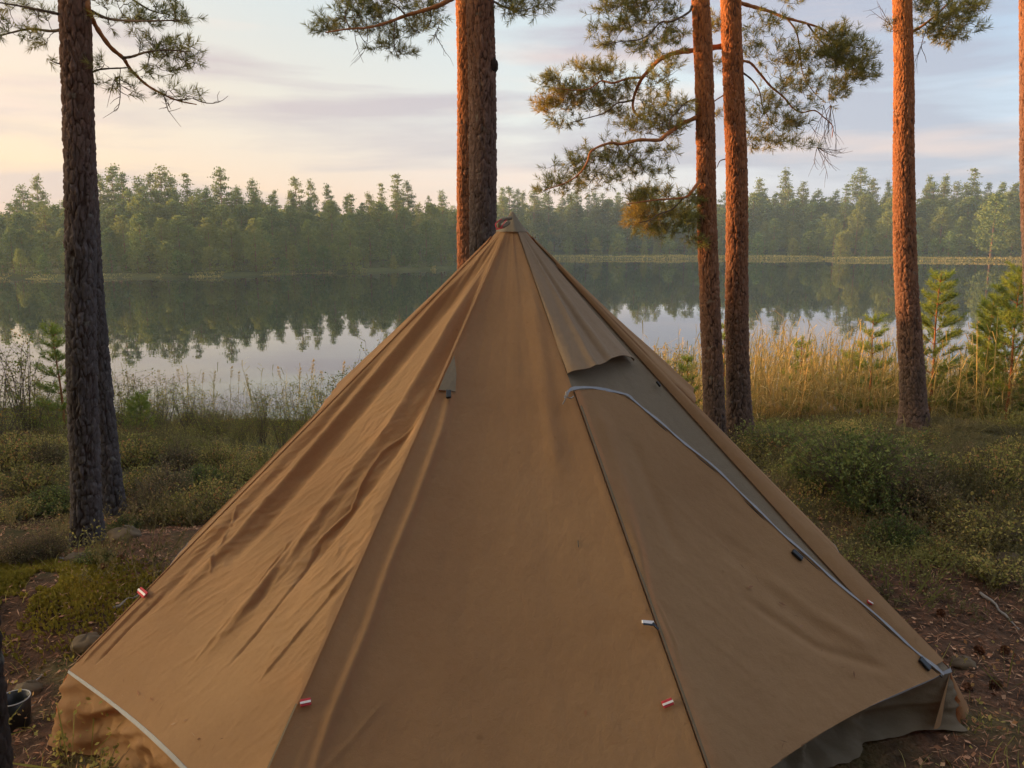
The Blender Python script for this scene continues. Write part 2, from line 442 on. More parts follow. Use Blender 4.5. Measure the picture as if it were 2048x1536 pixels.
class Face:
    def __init__(s, i):
        s.i = i; s.a = C[i]; s.b = C[(i + 1) % 8]
        n = np.cross(s.b - A, s.a - A); n /= np.linalg.norm(n)
        if n[2] < 0: n = -n
        s.n = n; s.w = np.linalg.norm(s.b - s.a)
        s.h = np.linalg.norm((s.a + s.b) / 2 - A)
    def uv_of(s, px, py):
        d = ray(px, py); t = np.dot(A - CAM, s.n) / np.dot(d, s.n); P = CAM + d * t
        # P-A = v*((1-u)(a-A)+u(b-A))
        m = np.stack([s.a - A, s.b - A], 1); sol = np.linalg.lstsq(m, P - A, rcond=None)[0]
        v = sol.sum(); return sol[1] / v, v
    def xy(s, u, v):        # metric coordinates on the flat panel
        return (u - .5) * s.w * v, v * s.h
    def flat(s, u, v):
        u = np.asarray(u, float)[..., None]; v = np.asarray(v, float)[..., None]
        return A + v * ((1 - u) * s.a + u * s.b - A)
    def disp(s, u, v):
        u = np.asarray(u, float); v = np.asarray(v, float)
        x, y = s.xy(u, v)
        sag = -.045 * np.sin(math.pi * np.clip(u, 0, 1)) * np.clip(v, 0, 1) ** .8 * np.sin(np.clip(v, 0, 1) * 2.6)
        d = sag + FOLD[s.i](s, u, v, x, y)
        edge = np.clip(np.minimum(u, 1 - u) * v * s.w / .035, 0, 1)   # pinned at the seams
        top = np.clip(v / .05, 0, 1)
        return d * edge * edge * (3 - 2 * edge) * top
    def P(s, u, v, off=0.0):
        off = np.asarray(off, float)
        base = s.flat(u, v) + (s.disp(u, v) + off)[..., None] * s.n
        # pole radius at the top: the cone does not close to a point
        vv = np.asarray(v, float)[..., None]
        c = A * np.array([1, 1, 0]) + base * np.array([0, 0, 1])
        k = np.clip(1 - vv / .06, 0, 1) * .008
        r = base - c; rl = np.linalg.norm(r, axis=-1, keepdims=True) + 1e-6
        return base + r / rl * k

def ridge(s, x, y, pts, w, amp, skew=0.0):
    """gaussian fold along a pixel polyline"""
    P = [s.xy(*s.uv_of(*p)) for p in pts]
    out = np.zeros(x.shape); best = np.full(x.shape, 9.0); sg = np.zeros(x.shape); tt = np.zeros(x.shape)
    n = len(P) - 1
    for k in range(n):
        (x0, y0), (x1, y1) = P[k], P[k + 1]; dx, dy = x1 - x0, y1 - y0; L = dx * dx + dy * dy
        t = np.clip(((x - x0) * dx + (y - y0) * dy) / L, 0, 1)
        cx, cy = x - x0 - t * dx, y - y0 - t * dy; d = np.hypot(cx, cy)
        m = d < best; best = np.where(m, d, best)
        sg = np.where(m, np.sign(cx * dy - cy * dx), sg); tt = np.where(m, (k + t) / n, tt)
    fade = np.clip(np.minimum(tt, 1 - tt) * 6, .0, 1)
    q = best * sg / w
    return amp * 1.45 * fade * np.exp(-q * q) * (1 + skew * q)

def f_left(s, u, v, x, y):
    d = np.zeros(u.shape)
    F_ = lambda pts, w, a, k=0: ridge(s, x, y, pts, w, a, k)
    d += F_([(1005, 470), (930, 640), (850, 790), (760, 930), (640, 1080), (560, 1180)], .030, -.020)
    d += F_([(985, 500), (880, 690), (780, 850), (640, 1020), (500, 1190), (390, 1310)], .024, .020)
    d += F_([(1000, 480), (880, 620), (760, 760), (640, 900), (520, 1040), (430, 1140)], .030, -.017)
    d += F_([(1000, 470), (860, 620), (740, 760), (600, 920), (460, 1080), (330, 1210)], .018, .013)
    d += F_([(960, 510), (800, 660), (640, 850), (480, 1020), (360, 1150), (270, 1250)], .02, -.010)
    d += F_([(1000, 500), (940, 640), (905, 720), (860, 840), (810, 940)], .018, .012)
    d += F_([(915, 740), (850, 815), (760, 900), (715, 965), (690, 1010), (600, 1100)], .0055, .007, .8)
    d += F_([(722, 1118), (640, 1210), (560, 1300), (505, 1362)], .005, .0055, .8)
    d += F_([(590, 1050), (520, 1140), (450, 1235), (370, 1320)], .0065, .005, .7)
    d += F_([(640, 1060), (575, 1165), (500, 1260), (440, 1330)], .006, -.005, .7)
    d += F_([(480, 1000), (430, 1100), (410, 1150)], .005, .004, .7)
    d += F_([(300, 1190), (230, 1260), (160, 1330)], .006, .006, .5)
    d += F_([(330, 1180), (250, 1260), (185, 1330)], .006, -.006, .5)
    d += F_([(700, 1180), (670, 1260), (640, 1330), (612, 1390)], .006, .004, .5)
    d += F_([(640, 1010), (560, 1120), (490, 1220)], .012, -.008)
    # fine crumple: noise stretched along the fall of the cloth
    th = math.radians(33); c_, s_ = math.cos(th), math.sin(th)
    rx, ry = x * c_ + y * s_, -x * s_ + y * c_
    wob = .10 * (fbm(x * 3, y * 3, 41) - .5)
    n1 = 1 - np.abs(fbm((rx + wob) * 13, ry * 2.6, 5, 3) - .5) * 4
    n2 = 1 - np.abs(fbm((rx + wob) * 34, ry * 8, 9, 3) - .5) * 4
    msk = np.clip((v - .25) / .3, 0, 1) * np.clip((1.0 - v) / .30, 0, 1) * (.35 + .65 * np.clip(fbm(x * 2, y * 2, 77) * 2 - .5, 0, 1))
    th2 = math.radians(12); c_, s_ = math.cos(th2), math.sin(th2)
    rx2, ry2 = x * c_ + y * s_, -x * s_ + y * c_
    n3 = 1 - np.abs(fbm((rx2 + wob * .5) * 40, ry2 * 9, 19, 2) - .5) * 4
    d += 1.3 * msk * (.0070 * np.clip(n1, 0, 1) ** 2 + .0046 * np.clip(n2, 0, 1) ** 2 + .0042 * np.clip(n3, 0, 1) * (u > .45))
    ph = np.arctan2(x, y)
    d += .006 * np.clip(1 - v / .6, 0, 1) * np.clip(v / .1, 0, 1) * (fbm(u * 9, v * 1.2, 13, 3) - .5) * 2
    return d

def f_front(s, u, v, x, y):
    F_ = lambda pts, w, a, k=0: ridge(s, x, y, pts, w, a, k)
    d = F_([(925, 700), (885, 860), (833, 1000), (780, 1130), (735, 1260), (665, 1430), (615, 1580)], .016, .0095, -.3)
    d += F_([(770, 1395), (700, 1480), (640, 1540)], .0045, .003, .6)
    d += F_([(1060, 560), (1085, 720), (1100, 850), (1120, 960)], .03, .005)
    d += F_([(980, 560), (960, 900), (900, 1300)], .09, -.005)
    d += .0035 * (fbm(u * 5, v * 1.5, 23, 3) - .5) * 2 + .0016 * (fbm(x * 9, y * 4, 29, 3) - .5)
    d += .0015 * np.clip((v - .85) / .1, 0, 1) * np.clip((.25 - u) / .1, 0, 1) * (fbm(u * 60, v * 2, 31, 2) - .5) * 3
    return d

def f_right(s, u, v, x, y):
    F_ = lambda pts, w, a, k=0: ridge(s, x, y, pts, w, a, k)
    d = F_([(1190, 800), (1225, 900), (1260, 1040), (1290, 1180)], .035, .009)
    d += F_([(1260, 860), (1310, 980), (1370, 1120)], .03, -.006)
    d += F_([(1160, 830), (1210, 960), (1262, 1100), (1310, 1240), (1340, 1300)], .014, .005)
    d += F_([(1500, 1120), (1640, 1230), (1760, 1300)], .03, .006)
    d += F_([(1480, 1180), (1640, 1290), (1800, 1345)], .02, -.005)
    d += F_([(1310, 1200), (1350, 1290), (1360, 1340)], .006, .003, .6)
    d += F_([(1420, 1040), (1560, 1180), (1700, 1290)], .05, -.006)
    th = math.radians(-30); c_, s_ = math.cos(th), math.sin(th)
    rx, ry = x * c_ + y * s_, -x * s_ + y * c_
    n1 = 1 - np.abs(fbm(rx * 10, ry * 2.0, 55, 3) - .5) * 4
    d += .0016 * np.clip(n1, 0, 1) * np.clip((v - .45) / .2, 0, 1) + .003 * (fbm(u * 5, v * 2, 61, 3) - .5) * 2
    return d

def f_gen(s, u, v, x, y):
    return .008 * (fbm(u * 6 + s.i * 9, v * 1.5, 71, 3) - .5) * 2 + .002 * (fbm(x * 12, y * 3, 72, 3) - .5)

FOLD = {0: f_gen, 1: f_left, 2: f_front, 3: f_right, 4: f_gen, 5: f_gen, 6: f_gen, 7: f_gen}
FACES = [Face(i) for i in range(8)]

def hem_v(u, i=0):   # the hem is scalloped between the pegs
    return 1 - (.014 if i == 3 else .008) * np.sin(math.pi * np.clip(u, 0, 1))

def grid_faces(nu, nv):
    i = np.arange(nv - 1)[:, None] * nu; j = np.arange(nu - 1)[None, :]
    return np.stack([i + j, i + j + 1, i + nu + j + 1, i + nu + j], -1).reshape(-1, 4)

def panel(g, f, ufun, vfun, nu, nv, off=0.0, tint=.5):
    """grid over the panel: ufun(s,t)->u, vfun(s,t)->v with s,t in 0..1"""
    s, t = np.meshgrid(np.linspace(0, 1, nu), np.linspace(0, 1, nv))
    u, v = ufun(s, t), vfun(s, t)
    o = off(s, t, u, v) if callable(off) else np.full(u.shape, off)
    g.add(f.P(u, v, o).reshape(-1, 3), grid_faces(nu, nv), tint)

def ribbon(g, pts, nrm, width, off=0.002, thick=.002, side=None):
    """flat band along pts lying on the surface with normal nrm"""
    pts = np.asarray(pts); tan = np.gradient(pts, axis=0); tan /= np.linalg.norm(tan, axis=1)[:, None]
    sd_ = np.cross(tan, nrm); sd_ /= np.linalg.norm(sd_, axis=1)[:, None] + 1e-9
    w = np.broadcast_to(width, (len(pts),))[:, None] * .5
    n = np.broadcast_to(nrm, pts.shape)
    ring = np.stack([pts - sd_ * w + n * off, pts + sd_ * w + n * off, pts + sd_ * w + n * (off + thick), pts - sd_ * w + n * (off + thick)], 1)
    k = len(pts); i = np.arange(k - 1)[:, None] * 4; j = np.arange(4)[None, :]; jj = (j + 1) % 4
    fq = np.stack([i + j, i + jj, i + 4 + jj, i + 4 + j], -1).reshape(-1, 4)
    fq = np.vstack([fq, [[0, 1, 2, 3]], [[4 * k - 4, 4 * k - 3, 4 * k - 2, 4 * k - 1]]])
    g.add(ring.reshape(-1, 3), fq)

tent = empty('tent', (A[0], A[1], 0))
tag(tent, 'tan canvas teepee tent with zipped door and hooded vents pitched on the forest floor', 'tent')
def tpart(g, name, mat, smooth=False, parent=tent, label=None):
    # geometry is written in world coordinates; shift it to the tent's origin
    if parent is tent or parent.parent is tent:
        g.V = [v - np.array([A[0], A[1], 0]) for v in g.V]
    o = g.build(name, mat, parent, smooth)
    if label: o['label'] = label
    return o

VT = .035
g = Geo()
for f in FACES:
    dense = f.i in (1, 2, 3)
    nu, nv = ((280, 420) if f.i == 1 else (150, 260) if dense else (40, 70))
    if f.i == 3: continue
    panel(g, f, lambda s, t: s, lambda s, t: VT + (hem_v(s, f.i) - VT) * t, nu, nv)
canopy = tpart(g, 'canopy', M['canvas'], True)
# right-front panel: greyer canvas above and beside the door
g = Geo(); f3 = FACES[3]
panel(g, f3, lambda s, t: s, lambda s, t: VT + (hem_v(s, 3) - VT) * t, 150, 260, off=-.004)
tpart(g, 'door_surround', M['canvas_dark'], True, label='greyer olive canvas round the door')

# zip line over the right-front panel
zip_px = [(1127, 800), (1134, 786), (1150, 779), (1200, 776), (1250, 785), (1272, 798), (1310, 830), (1352, 865), (1400, 905), (1450, 948),
          (1500, 998), (1552, 1050), (1600, 1096), (1660, 1150), (1740, 1222), (1815, 1290), (1862, 1330), (1884, 1350)]
zuv = np.array([f3.uv_of(*p) for p in zip_px])
k0 = 4
vz = zuv[:, 1]
def u_of_v(v):
    return np.interp(v, vz[k0:], zuv[k0:, 0])
v_top = vz[3]
def door_u(s, t):
    v = door_v(s, t)
    return s * np.minimum(door_umax(t), 1.0)
def door_umax(t):
    vv = v_top + (1 - v_top) * t
    return np.clip(u_of_v(vv), 0.02, .985)
def door_v(s, t):
    vv = v_top + (1 - v_top) * t
    # arched top: rows near the top bend with the zip
    u = s * door_umax(t)
    arch = np.interp(u, zuv[:k0 + 1, 0][np.argsort(zuv[:k0 + 1, 0])], zuv[:k0 + 1, 1][np.argsort(zuv[:k0 + 1, 0])])
    vv = np.maximum(vv, arch)
    return np.minimum(vv, hem_v(u, 3) + .004)
g = Geo()
panel(g, f3, door_u, door_v, 150, 240, off=lambda s, t, u, v: .007 + .004 * np.sin(s * math.pi))
tpart(g, 'door', M['canvas'], True)
# storm strip along the outer seam of that panel
g = Geo()
panel(g, f3, lambda s, t: .90 + .10 * s - .03 * s * 0, lambda s, t: .12 + (.985 - .12) * t, 14, 120, off=lambda s, t, u, v: .003 + .010 * np.sin(math.pi * s) * (1 - .3 * t))
tpart(g, 'seam_cover', M['canvas'], True)
# zip tape
zl = smoothline([f3.flat(u + .0025 * math.sin(i * 2.3), v) + f3.n * (float(f3.disp(u, v)) + .010) for i, (u, v) in enumerate(zuv)], 8)
g = Geo(); w = np.interp(np.linspace(0, 1, len(zl)), [0, .1, .35, .6, .9, 1], [.008, .011, .010, .009, .010, .016])
w = w * (1 + .22 * np.sin(np.arange(len(zl)) * .55) + .12 * np.sin(np.arange(len(zl)) * 1.7)); zl = zl + f3.n * (.002 * np.sin(np.arange(len(zl)) * .4))[:, None]; ribbon(g, zl, f3.n, w, .0, .0016); zt = tpart(g, 'zip_tape', M['tape'])
g = Geo(); zl2 = zl[24:] - f3.n * .006
down = np.array([-.5, -.55, -.66]); zl2 = zl2 + (down - np.dot(down, f3.n) * f3.n) * .011
tube(g, zl2, .0022, 5); tpart(g, 'zip_shadow_line', M['black'], True)  # black tube stands in for the shadow line below the zip tape

# seams
def seam_line(fi, side, v0, v1, n=60, off=.004):
    f = FACES[fi]; vs = np.linspace(v0, v1, n); us = np.full(n, 0.0 if side == 0 else 1.0)
    return f.flat(us, vs) + f.n * off
g = Geo()
m = (FACES[2].n + FACES[3].n); m /= np.linalg.norm(m)
sl3 = seam_line(3, 0, .42, .985) + (C[4] - C[3]) / 1.2 * .006
ribbon(g, sl3, m, .008, .003, .0012); tpart(g, 'seam', M['seam'])
g = Geo(); m = FACES[1].n + FACES[2].n; m /= np.linalg.norm(m)
ribbon(g, seam_line(2, 0, .86, .985), m, .006, .0025, .001); tpart(g, 'seam', M['seam'])
g = Geo(); m = FACES[1].n + FACES[2].n; m /= np.linalg.norm(m); q_ = seam_line(2, 0, .06, .86, 80); ribbon(g, q_ + (C[2] - C[3]) * 0, m, .009, .002, .0012); tpart(g, 'seam', M['canvas'])
g = Geo()
for (fi, px0, py0, px1, py1, nn) in ((3, 1560, 1500, 1850, 1360, 46), (3, 1450, 1100, 1750, 1380, 14), (1, 200, 1330, 420, 1500, 16), (2, 700, 900, 1250, 1500, 2)):
    for q in range(nn):
        t = R.random(); x_, y_ = px0 + (px1 - px0) * t + R.normal() * 14, py0 + (py1 - py0) * t + R.normal() * 9
        uu, vv = FACES[fi].uv_of(x_, y_)
        if not (.02 < uu < .96 and vv < hem_v(uu, fi) - .01): continue
        p = FACES[fi].flat(uu, vv) + FACES[fi].n * (float(FACES[fi].disp(np.array(uu), np.array(vv))) + .0165 * (fi == 3) + .0025)
        d_ = unit(1)[0]; d_ = d_ - np.dot(d_, FACES[fi].n) * FACES[fi].n; d_ /= np.linalg.norm(d_); s_ = np.cross(d_, FACES[fi].n); L_ = .006 + .012 * R.random(); w_ = .0009 if R.random() < .7 else .004
        g.add([p - d_ * L_, p + s_ * w_, p + d_ * L_, p - s_ * w_], [[0, 1, 2, 3]], R.random())
o = tpart(g, 'stuck_litter', M['litter']); o['kind'] = 'stuff'
for fi in (0, 1, 4):
    g = Geo(); f = FACES[fi]; m = f.n + FACES[fi - 1].n; m /= np.linalg.norm(m)
    tube(g, seam_line(fi, 0, .06, .985, 40, .001), .0035, 5); tpart(g, 'seam_piping', M['canvas'], True)

# hooded vents: a triangular cape hanging from the peak, lifted at its lower edge
def hood(fi, u0, u1, v0, v1a, v1b, lift, wav, name='vent_hood', mat=None, ppar=None):
    f = FACES[fi]; g = Geo()
    def uf(s, t): return u0 + (u1 - u0) * s
    def vf(s, t): return v0 + ((v1a + (v1b - v1a) * s + wav * np.sin(s * math.pi * 2)) - v0) * t
    def of(s, t, u, v):
        # folds of the cape itself
        c1 = np.exp(-((s - .34 - .05 * np.sin(t * 5)) / .05) ** 2) * .012 * t
        c2 = np.exp(-((s - .62 + .1 * t) / .06) ** 2) * .010 * t
        c3 = -np.exp(-((s - .48) / .05) ** 2) * .010 * t
        c4 = .004 * (fbm(s * 9, t * 5, 91, 3) - .5) * 2 * t
        return .006 + lift * t ** 2 * np.sqrt(np.clip(np.sin(math.pi * s), 0, 1)) + c1 + c2 + c3 + c4 - f.disp(u, v) * .6
    panel(g, f, uf, vf, 60, 70, of)
    def of2(s, t, u, v): return of(s, t, u, v) - .0035
    panel(g, f, uf, vf, 60, 70, of2)
    # closing rim at the bottom edge
    s = np.linspace(0, 1, 60); t = np.ones(60); u, v = uf(s, t), vf(s, t)
    a = f.P(u, v, of(s, t, u, v)); b = f.P(u, v, of2(s, t, u, v))
    g.add(np.vstack([a, b]), [[i, i + 1, 61 + i, 60 + i] for i in range(59)])
    return tpart(g, name, mat or M['canvas_hood'], True)
M['canvas_hood'] = canvas_mat('dull_tan_canvas', (.25, .178, .118), (.29, .205, .135), .12, (.4, .25, .12))  # darker, greyer tan than the main canvas
ua, va = f3.uv_of(1102, 752); ub, vb = f3.uv_of(1268, 722)
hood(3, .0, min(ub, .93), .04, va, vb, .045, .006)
f0 = FACES[0]; hood(0, .08, .98, .05, .44, .47, .022, .004, mat=M['canvas'])
hood(4, .02, .9, .05, .45, .42, .038, .004, mat=M['canvas'])
hood(6, .08, .92, .05, .44, .44, .035, .004, mat=M['canvas'])

# small olive flap with a black toggle on the front-left seam
f2 = FACES[2]
def patch(fi, poly, off, name, mat):
    f = FACES[fi]; g = Geo()
    P = np.array([f.flat(*f.uv_of(*p)) + f.n * (off + float(f.disp(*[np.array(q) for q in f.uv_of(*p)]))) for p in poly])
    n = len(P); b = P - f.n * .003
    g.add(np.vstack([P, b]), [list(range(n))]); g.add(np.vstack([P, b]), [[i, (i + 1) % n, n + (i + 1) % n, n + i] for i in range(n)])
    return tpart(g, name, mat)
patch(2, [(909, 712), (913, 750), (911, 783), (893, 782), (877, 782), (890, 750)], .008, 'guy_patch', M['canvas_dark'])

def on_face(fi, px, py, off=.0):
    f = FACES[fi]; u, v = f.uv_of(px, py)
    return f.flat(u, v) + f.n * (float(f.disp(np.array(u), np.array(v))) + off)

def slab(g, fi, p0, p1, w, t, off):
    """small bar from pixel p0 to p1 standing off the cloth"""
    a, b = on_face(fi, *p0, off), on_face(fi, *p1, off)
    n = FACES[fi].n; d = b - a; L = np.linalg.norm(d); d /= L
    s_ = np.cross(d, n); v = []
    for e, k in ((a, 1), (b, 1)):
        for sx in (-1, 1):
            for sz in (0, 1):
                v.append(e + s_ * w * .5 * sx + n * t * sz)
    g.add(v, [[0, 1, 3, 2], [4, 6, 7, 5], [0, 4, 5, 1], [2, 3, 7, 6], [1, 5, 7, 3], [0, 2, 6, 4]])

def toggle(fi, p0, p1, w=.018, t=.012):
    g = Geo(); slab(g, fi, p0, p1, w, t, .008)
    o = tpart(g, 'toggle', M['black'])
    bv = o.modifiers.new('bevel', 'BEVEL'); bv.width = .003; bv.segments = 2
    return o
toggle(2, (897, 784), (897, 800), .018)
toggle(3, (1587, 1100), (1606, 1118), .020)
toggle(3, (1836, 1318), (1856, 1340), .024)
toggle(3, (1312, 764), (1320, 774), .008, .01)

def loop(fi, p0, p1, w=.020):
    """webbing loop: red with a pale stripe"""
    g = Geo(); slab(g, fi, p0, p1, w, .006, .008); o = tpart(g, 'webbing_loop', M['red'])
    bv = o.modifiers.new('bevel', 'BEVEL'); bv.width = .0022; bv.segments = 2
    g = Geo(); slab(g, fi, p0, p1, w * .3, .002, .0145)
    tpart(g, 'stripe', M['white'], parent=o)
loop(1, (283, 1182), (297, 1194), .024)
loop(2, (602, 1408), (623, 1403))
loop(2, (1324, 1411), (1344, 1403))
loop(3, (1733, 1203), (1742, 1209), .014)
g = Geo(); slab(g, 3, (1280, 1246), (1303, 1248), .010, .004, .010); lo = tpart(g, 'webbing_loop', M['white'], label='dark edged pale loop with a bent tail')
g = Geo(); slab(g, 3, (1282, 1251), (1302, 1253), .005, .004, .012); slab(g, 3, (1300, 1249), (1312, 1262), .007, .004, .012); tpart(g, 'tail', M['black'], parent=lo)
# tie cords by the top of the zip
g = Geo(); tube(g, smoothline([on_face(3, 1127, 790, .02), on_face(3, 1124, 800, .03), on_face(3, 1133, 804, .025), on_face(3, 1142, 799, .02)], 6), .0022, 5)
tube(g, smoothline([on_face(3, 1131, 786, .02), on_face(3, 1127, 800, .02), on_face(3, 1122, 812, .012)], 6), .0022, 5)
tpart(g, 'tie_cord', M['deadwood'], True)
# small light blemish and a stuck needle on the cloth
g = Geo(); tube(g, [on_face(2, 1157, 1078, .003), on_face(2, 1158, 1091, .003)], .0014, 4); tpart(g, 'stuck_needle', M['black'])

# peak cap and red cord
g = Geo(); n = 32; rows = []
for z, r in ((.012, .002), (.007, .009), (-.004, .016), (-.02, .025), (-.042, .041), (-.07, .066)):
    th = np.arange(n) / n * 2 * math.pi
    rr = r * (1 + .05 * np.sin(th * 8)) ; zz = z + (-.012 * np.abs(np.sin(th * 4)) if r > .07 else 0)
    rows.append(np.stack([A[0] + rr * np.cos(th), A[1] + rr * np.sin(th), np.full(n, A[2] + .012) + zz], -1))
v = np.concatenate(rows); i = np.arange(len(rows) - 1)[:, None] * n; j = np.arange(n)[None, :]; k_ = (j + 1) % n
g.add(v, np.stack([i + j, i + k_, i + n + k_, i + n + j], -1).reshape(-1, 4)); tpart(g, 'peak_cap', M['canvas_dark'], True)
g = Geo()
P0 = at(1012, 440, 3.18)
tube(g, smoothline([at(1014, 438, 3.2), at(1000, 440, 3.14), at(991, 449, 3.12), at(996, 457, 3.12), at(1006, 456, 3.13)], 8), .0022, 6)
tube(g, smoothline([at(1016, 436, 3.2), at(1008, 446, 3.13), at(1001, 456, 3.11), at(992, 459, 3.12)], 8), .002, 6)
tpart(g, 'red_cord', M['red'], True)
g = Geo(); tube(g, smoothline([at(1022, 436, 3.2), at(1004, 440, 3.16), at(997, 450, 3.14), at(1006, 453, 3.15), at(1018, 445, 3.18)], 8), .008, 8); tpart(g, 'peak_tab', M['canvas_dark'], True)
# centre pole
g = Geo(); tube(g, [(A[0], A[1], 0.0), (A[0], A[1], A[2] + .01)], .014, 10); tpart(g, 'pole', M['deadwood'], True)

# hem tape
g = Geo()
for f in FACES:
    s = np.linspace(0, 1, 40); P = f.P(s, hem_v(s, f.i), np.zeros(40)) + np.array([0, 0, -.006])
    outw = np.cross(f.b - f.a, [0, 0, 1.0]); outw /= np.linalg.norm(outw)
    if np.dot(outw, f.n) < 0: outw = -outw
    nn = outw * .9 + np.array([0, 0, .45]); nn /= np.linalg.norm(nn)
    wv = (.009 + .007 * np.clip(fbm(s * 5 + f.i, s * 0, 3), 0, 1)) if f.i != 3 else np.interp(s, [0, .45, .6, .75, .88, .95, 1], [.003, .003, .009, .018, .016, .008, .014])
    ribbon(g, P, nn, wv, .002, .002)
tpart(g, 'hem_tape', M['tape'], label='pale tape sewn along the hem')

# skirt below the hem
g = Geo(); g3 = Geo()
for f in FACES:
    nu, nv = (160, 30) if f.i in (1, 2, 3, 4, 0) else (30, 8)
    s, t = np.meshgrid(np.linspace(0, 1, nu), np.linspace(0, 1, nv))
    top = f.P(s, hem_v(s, f.i), np.zeros(s.shape)) - np.array([0, 0, .004])
    outw = np.cross(f.b - f.a, [0, 0, 1.0]); outw /= np.linalg.norm(outw)
    if np.dot(outw, f.n) < 0: outw = -outw
    cen = (top - np.array([A[0], A[1], 0])) * np.array([1, 1, 0]); cen /= np.linalg.norm(cen, axis=-1, keepdims=True)
    corner = np.exp(-(np.minimum(s, 1 - s) / .10) ** 2)
    tuck = -.16 if f.i == 3 else -.045
    # deep diagonal creases, gathered at the pegs
    a_ = s * f.w
    cr = (1 - np.abs(fbm(a_ * 5 + t * 1.8 + f.i * 7, t * 1.3, 101 + f.i, 3) - .5) * 4) * .040 + (fbm(a_ * 14 - t * 2.5, t * 3, 120 + f.i, 3) - .5) * .035
    pin = np.clip(t / .25, 0, 1)
    offo = tuck * np.sin(math.pi * np.clip(t * .8, 0, 1)) * (1 - corner) + corner * (.03 if f.i in (3, 4) else .06) * t + cr * pin * (1 - .3 * corner)
    offo += .02 * np.clip((t - .75) / .25, 0, 1)
    P = top + cen * offo[..., None] + np.array([0, 0, 1.0]) * 0
    gzv = gz(P[..., 0], P[..., 1])
    P[..., 2] = top[..., 2] * (1 - t) + (gzv + .004 + .012 * fbm(a_ * 9, t * 2, 140)) * t
    # the front-left skirt dips in the middle
    (g3 if f.i == 3 else g).add(P.reshape(-1, 3), grid_faces(nu, nv))
tpart(g, 'skirt', M['canvas'], True)
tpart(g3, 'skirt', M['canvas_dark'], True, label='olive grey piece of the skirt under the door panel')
# turned-out flap of the skirt at the right peg
g = Geo()
B0 = C[4] + np.array([.0, .0, -.01])
pts = [B0, at(1945, 1418, 2.62), at(1905, 1440, 2.55), at(1862, 1452, 2.45)]
sv, tv = np.meshgrid(np.linspace(0, 1, 24), np.linspace(0, 1, 24))
edge = smoothline([pts[3], pts[2], pts[1]], 12)[:24] if True else None
ee = np.stack([np.interp(np.linspace(0, 1, 24), np.linspace(0, 1, len(edge)), edge[:, q]) for q in range(3)], -1)
P = B0[None, None, :] * (1 - tv[..., None]) + ee[None, :, :] * tv[..., None]
P[..., 1] -= .02 * np.sin(sv * 9 + 1) * tv
P[..., 2] = np.maximum(P[..., 2], gz(P[..., 0], P[..., 1]) + .006)
g.add(P.reshape(-1, 3), grid_faces(24, 24)); tpart(g, 'skirt_flap', M['canvas'], True)

# ------------------------------------------------------------------ pine trunks close by
def polyp(pts, t):
    pts = np.asarray(pts, float); z = pts[:, 2]
    return np.stack([np.interp(t, z, pts[:, i]) for i in range(3)], -1)

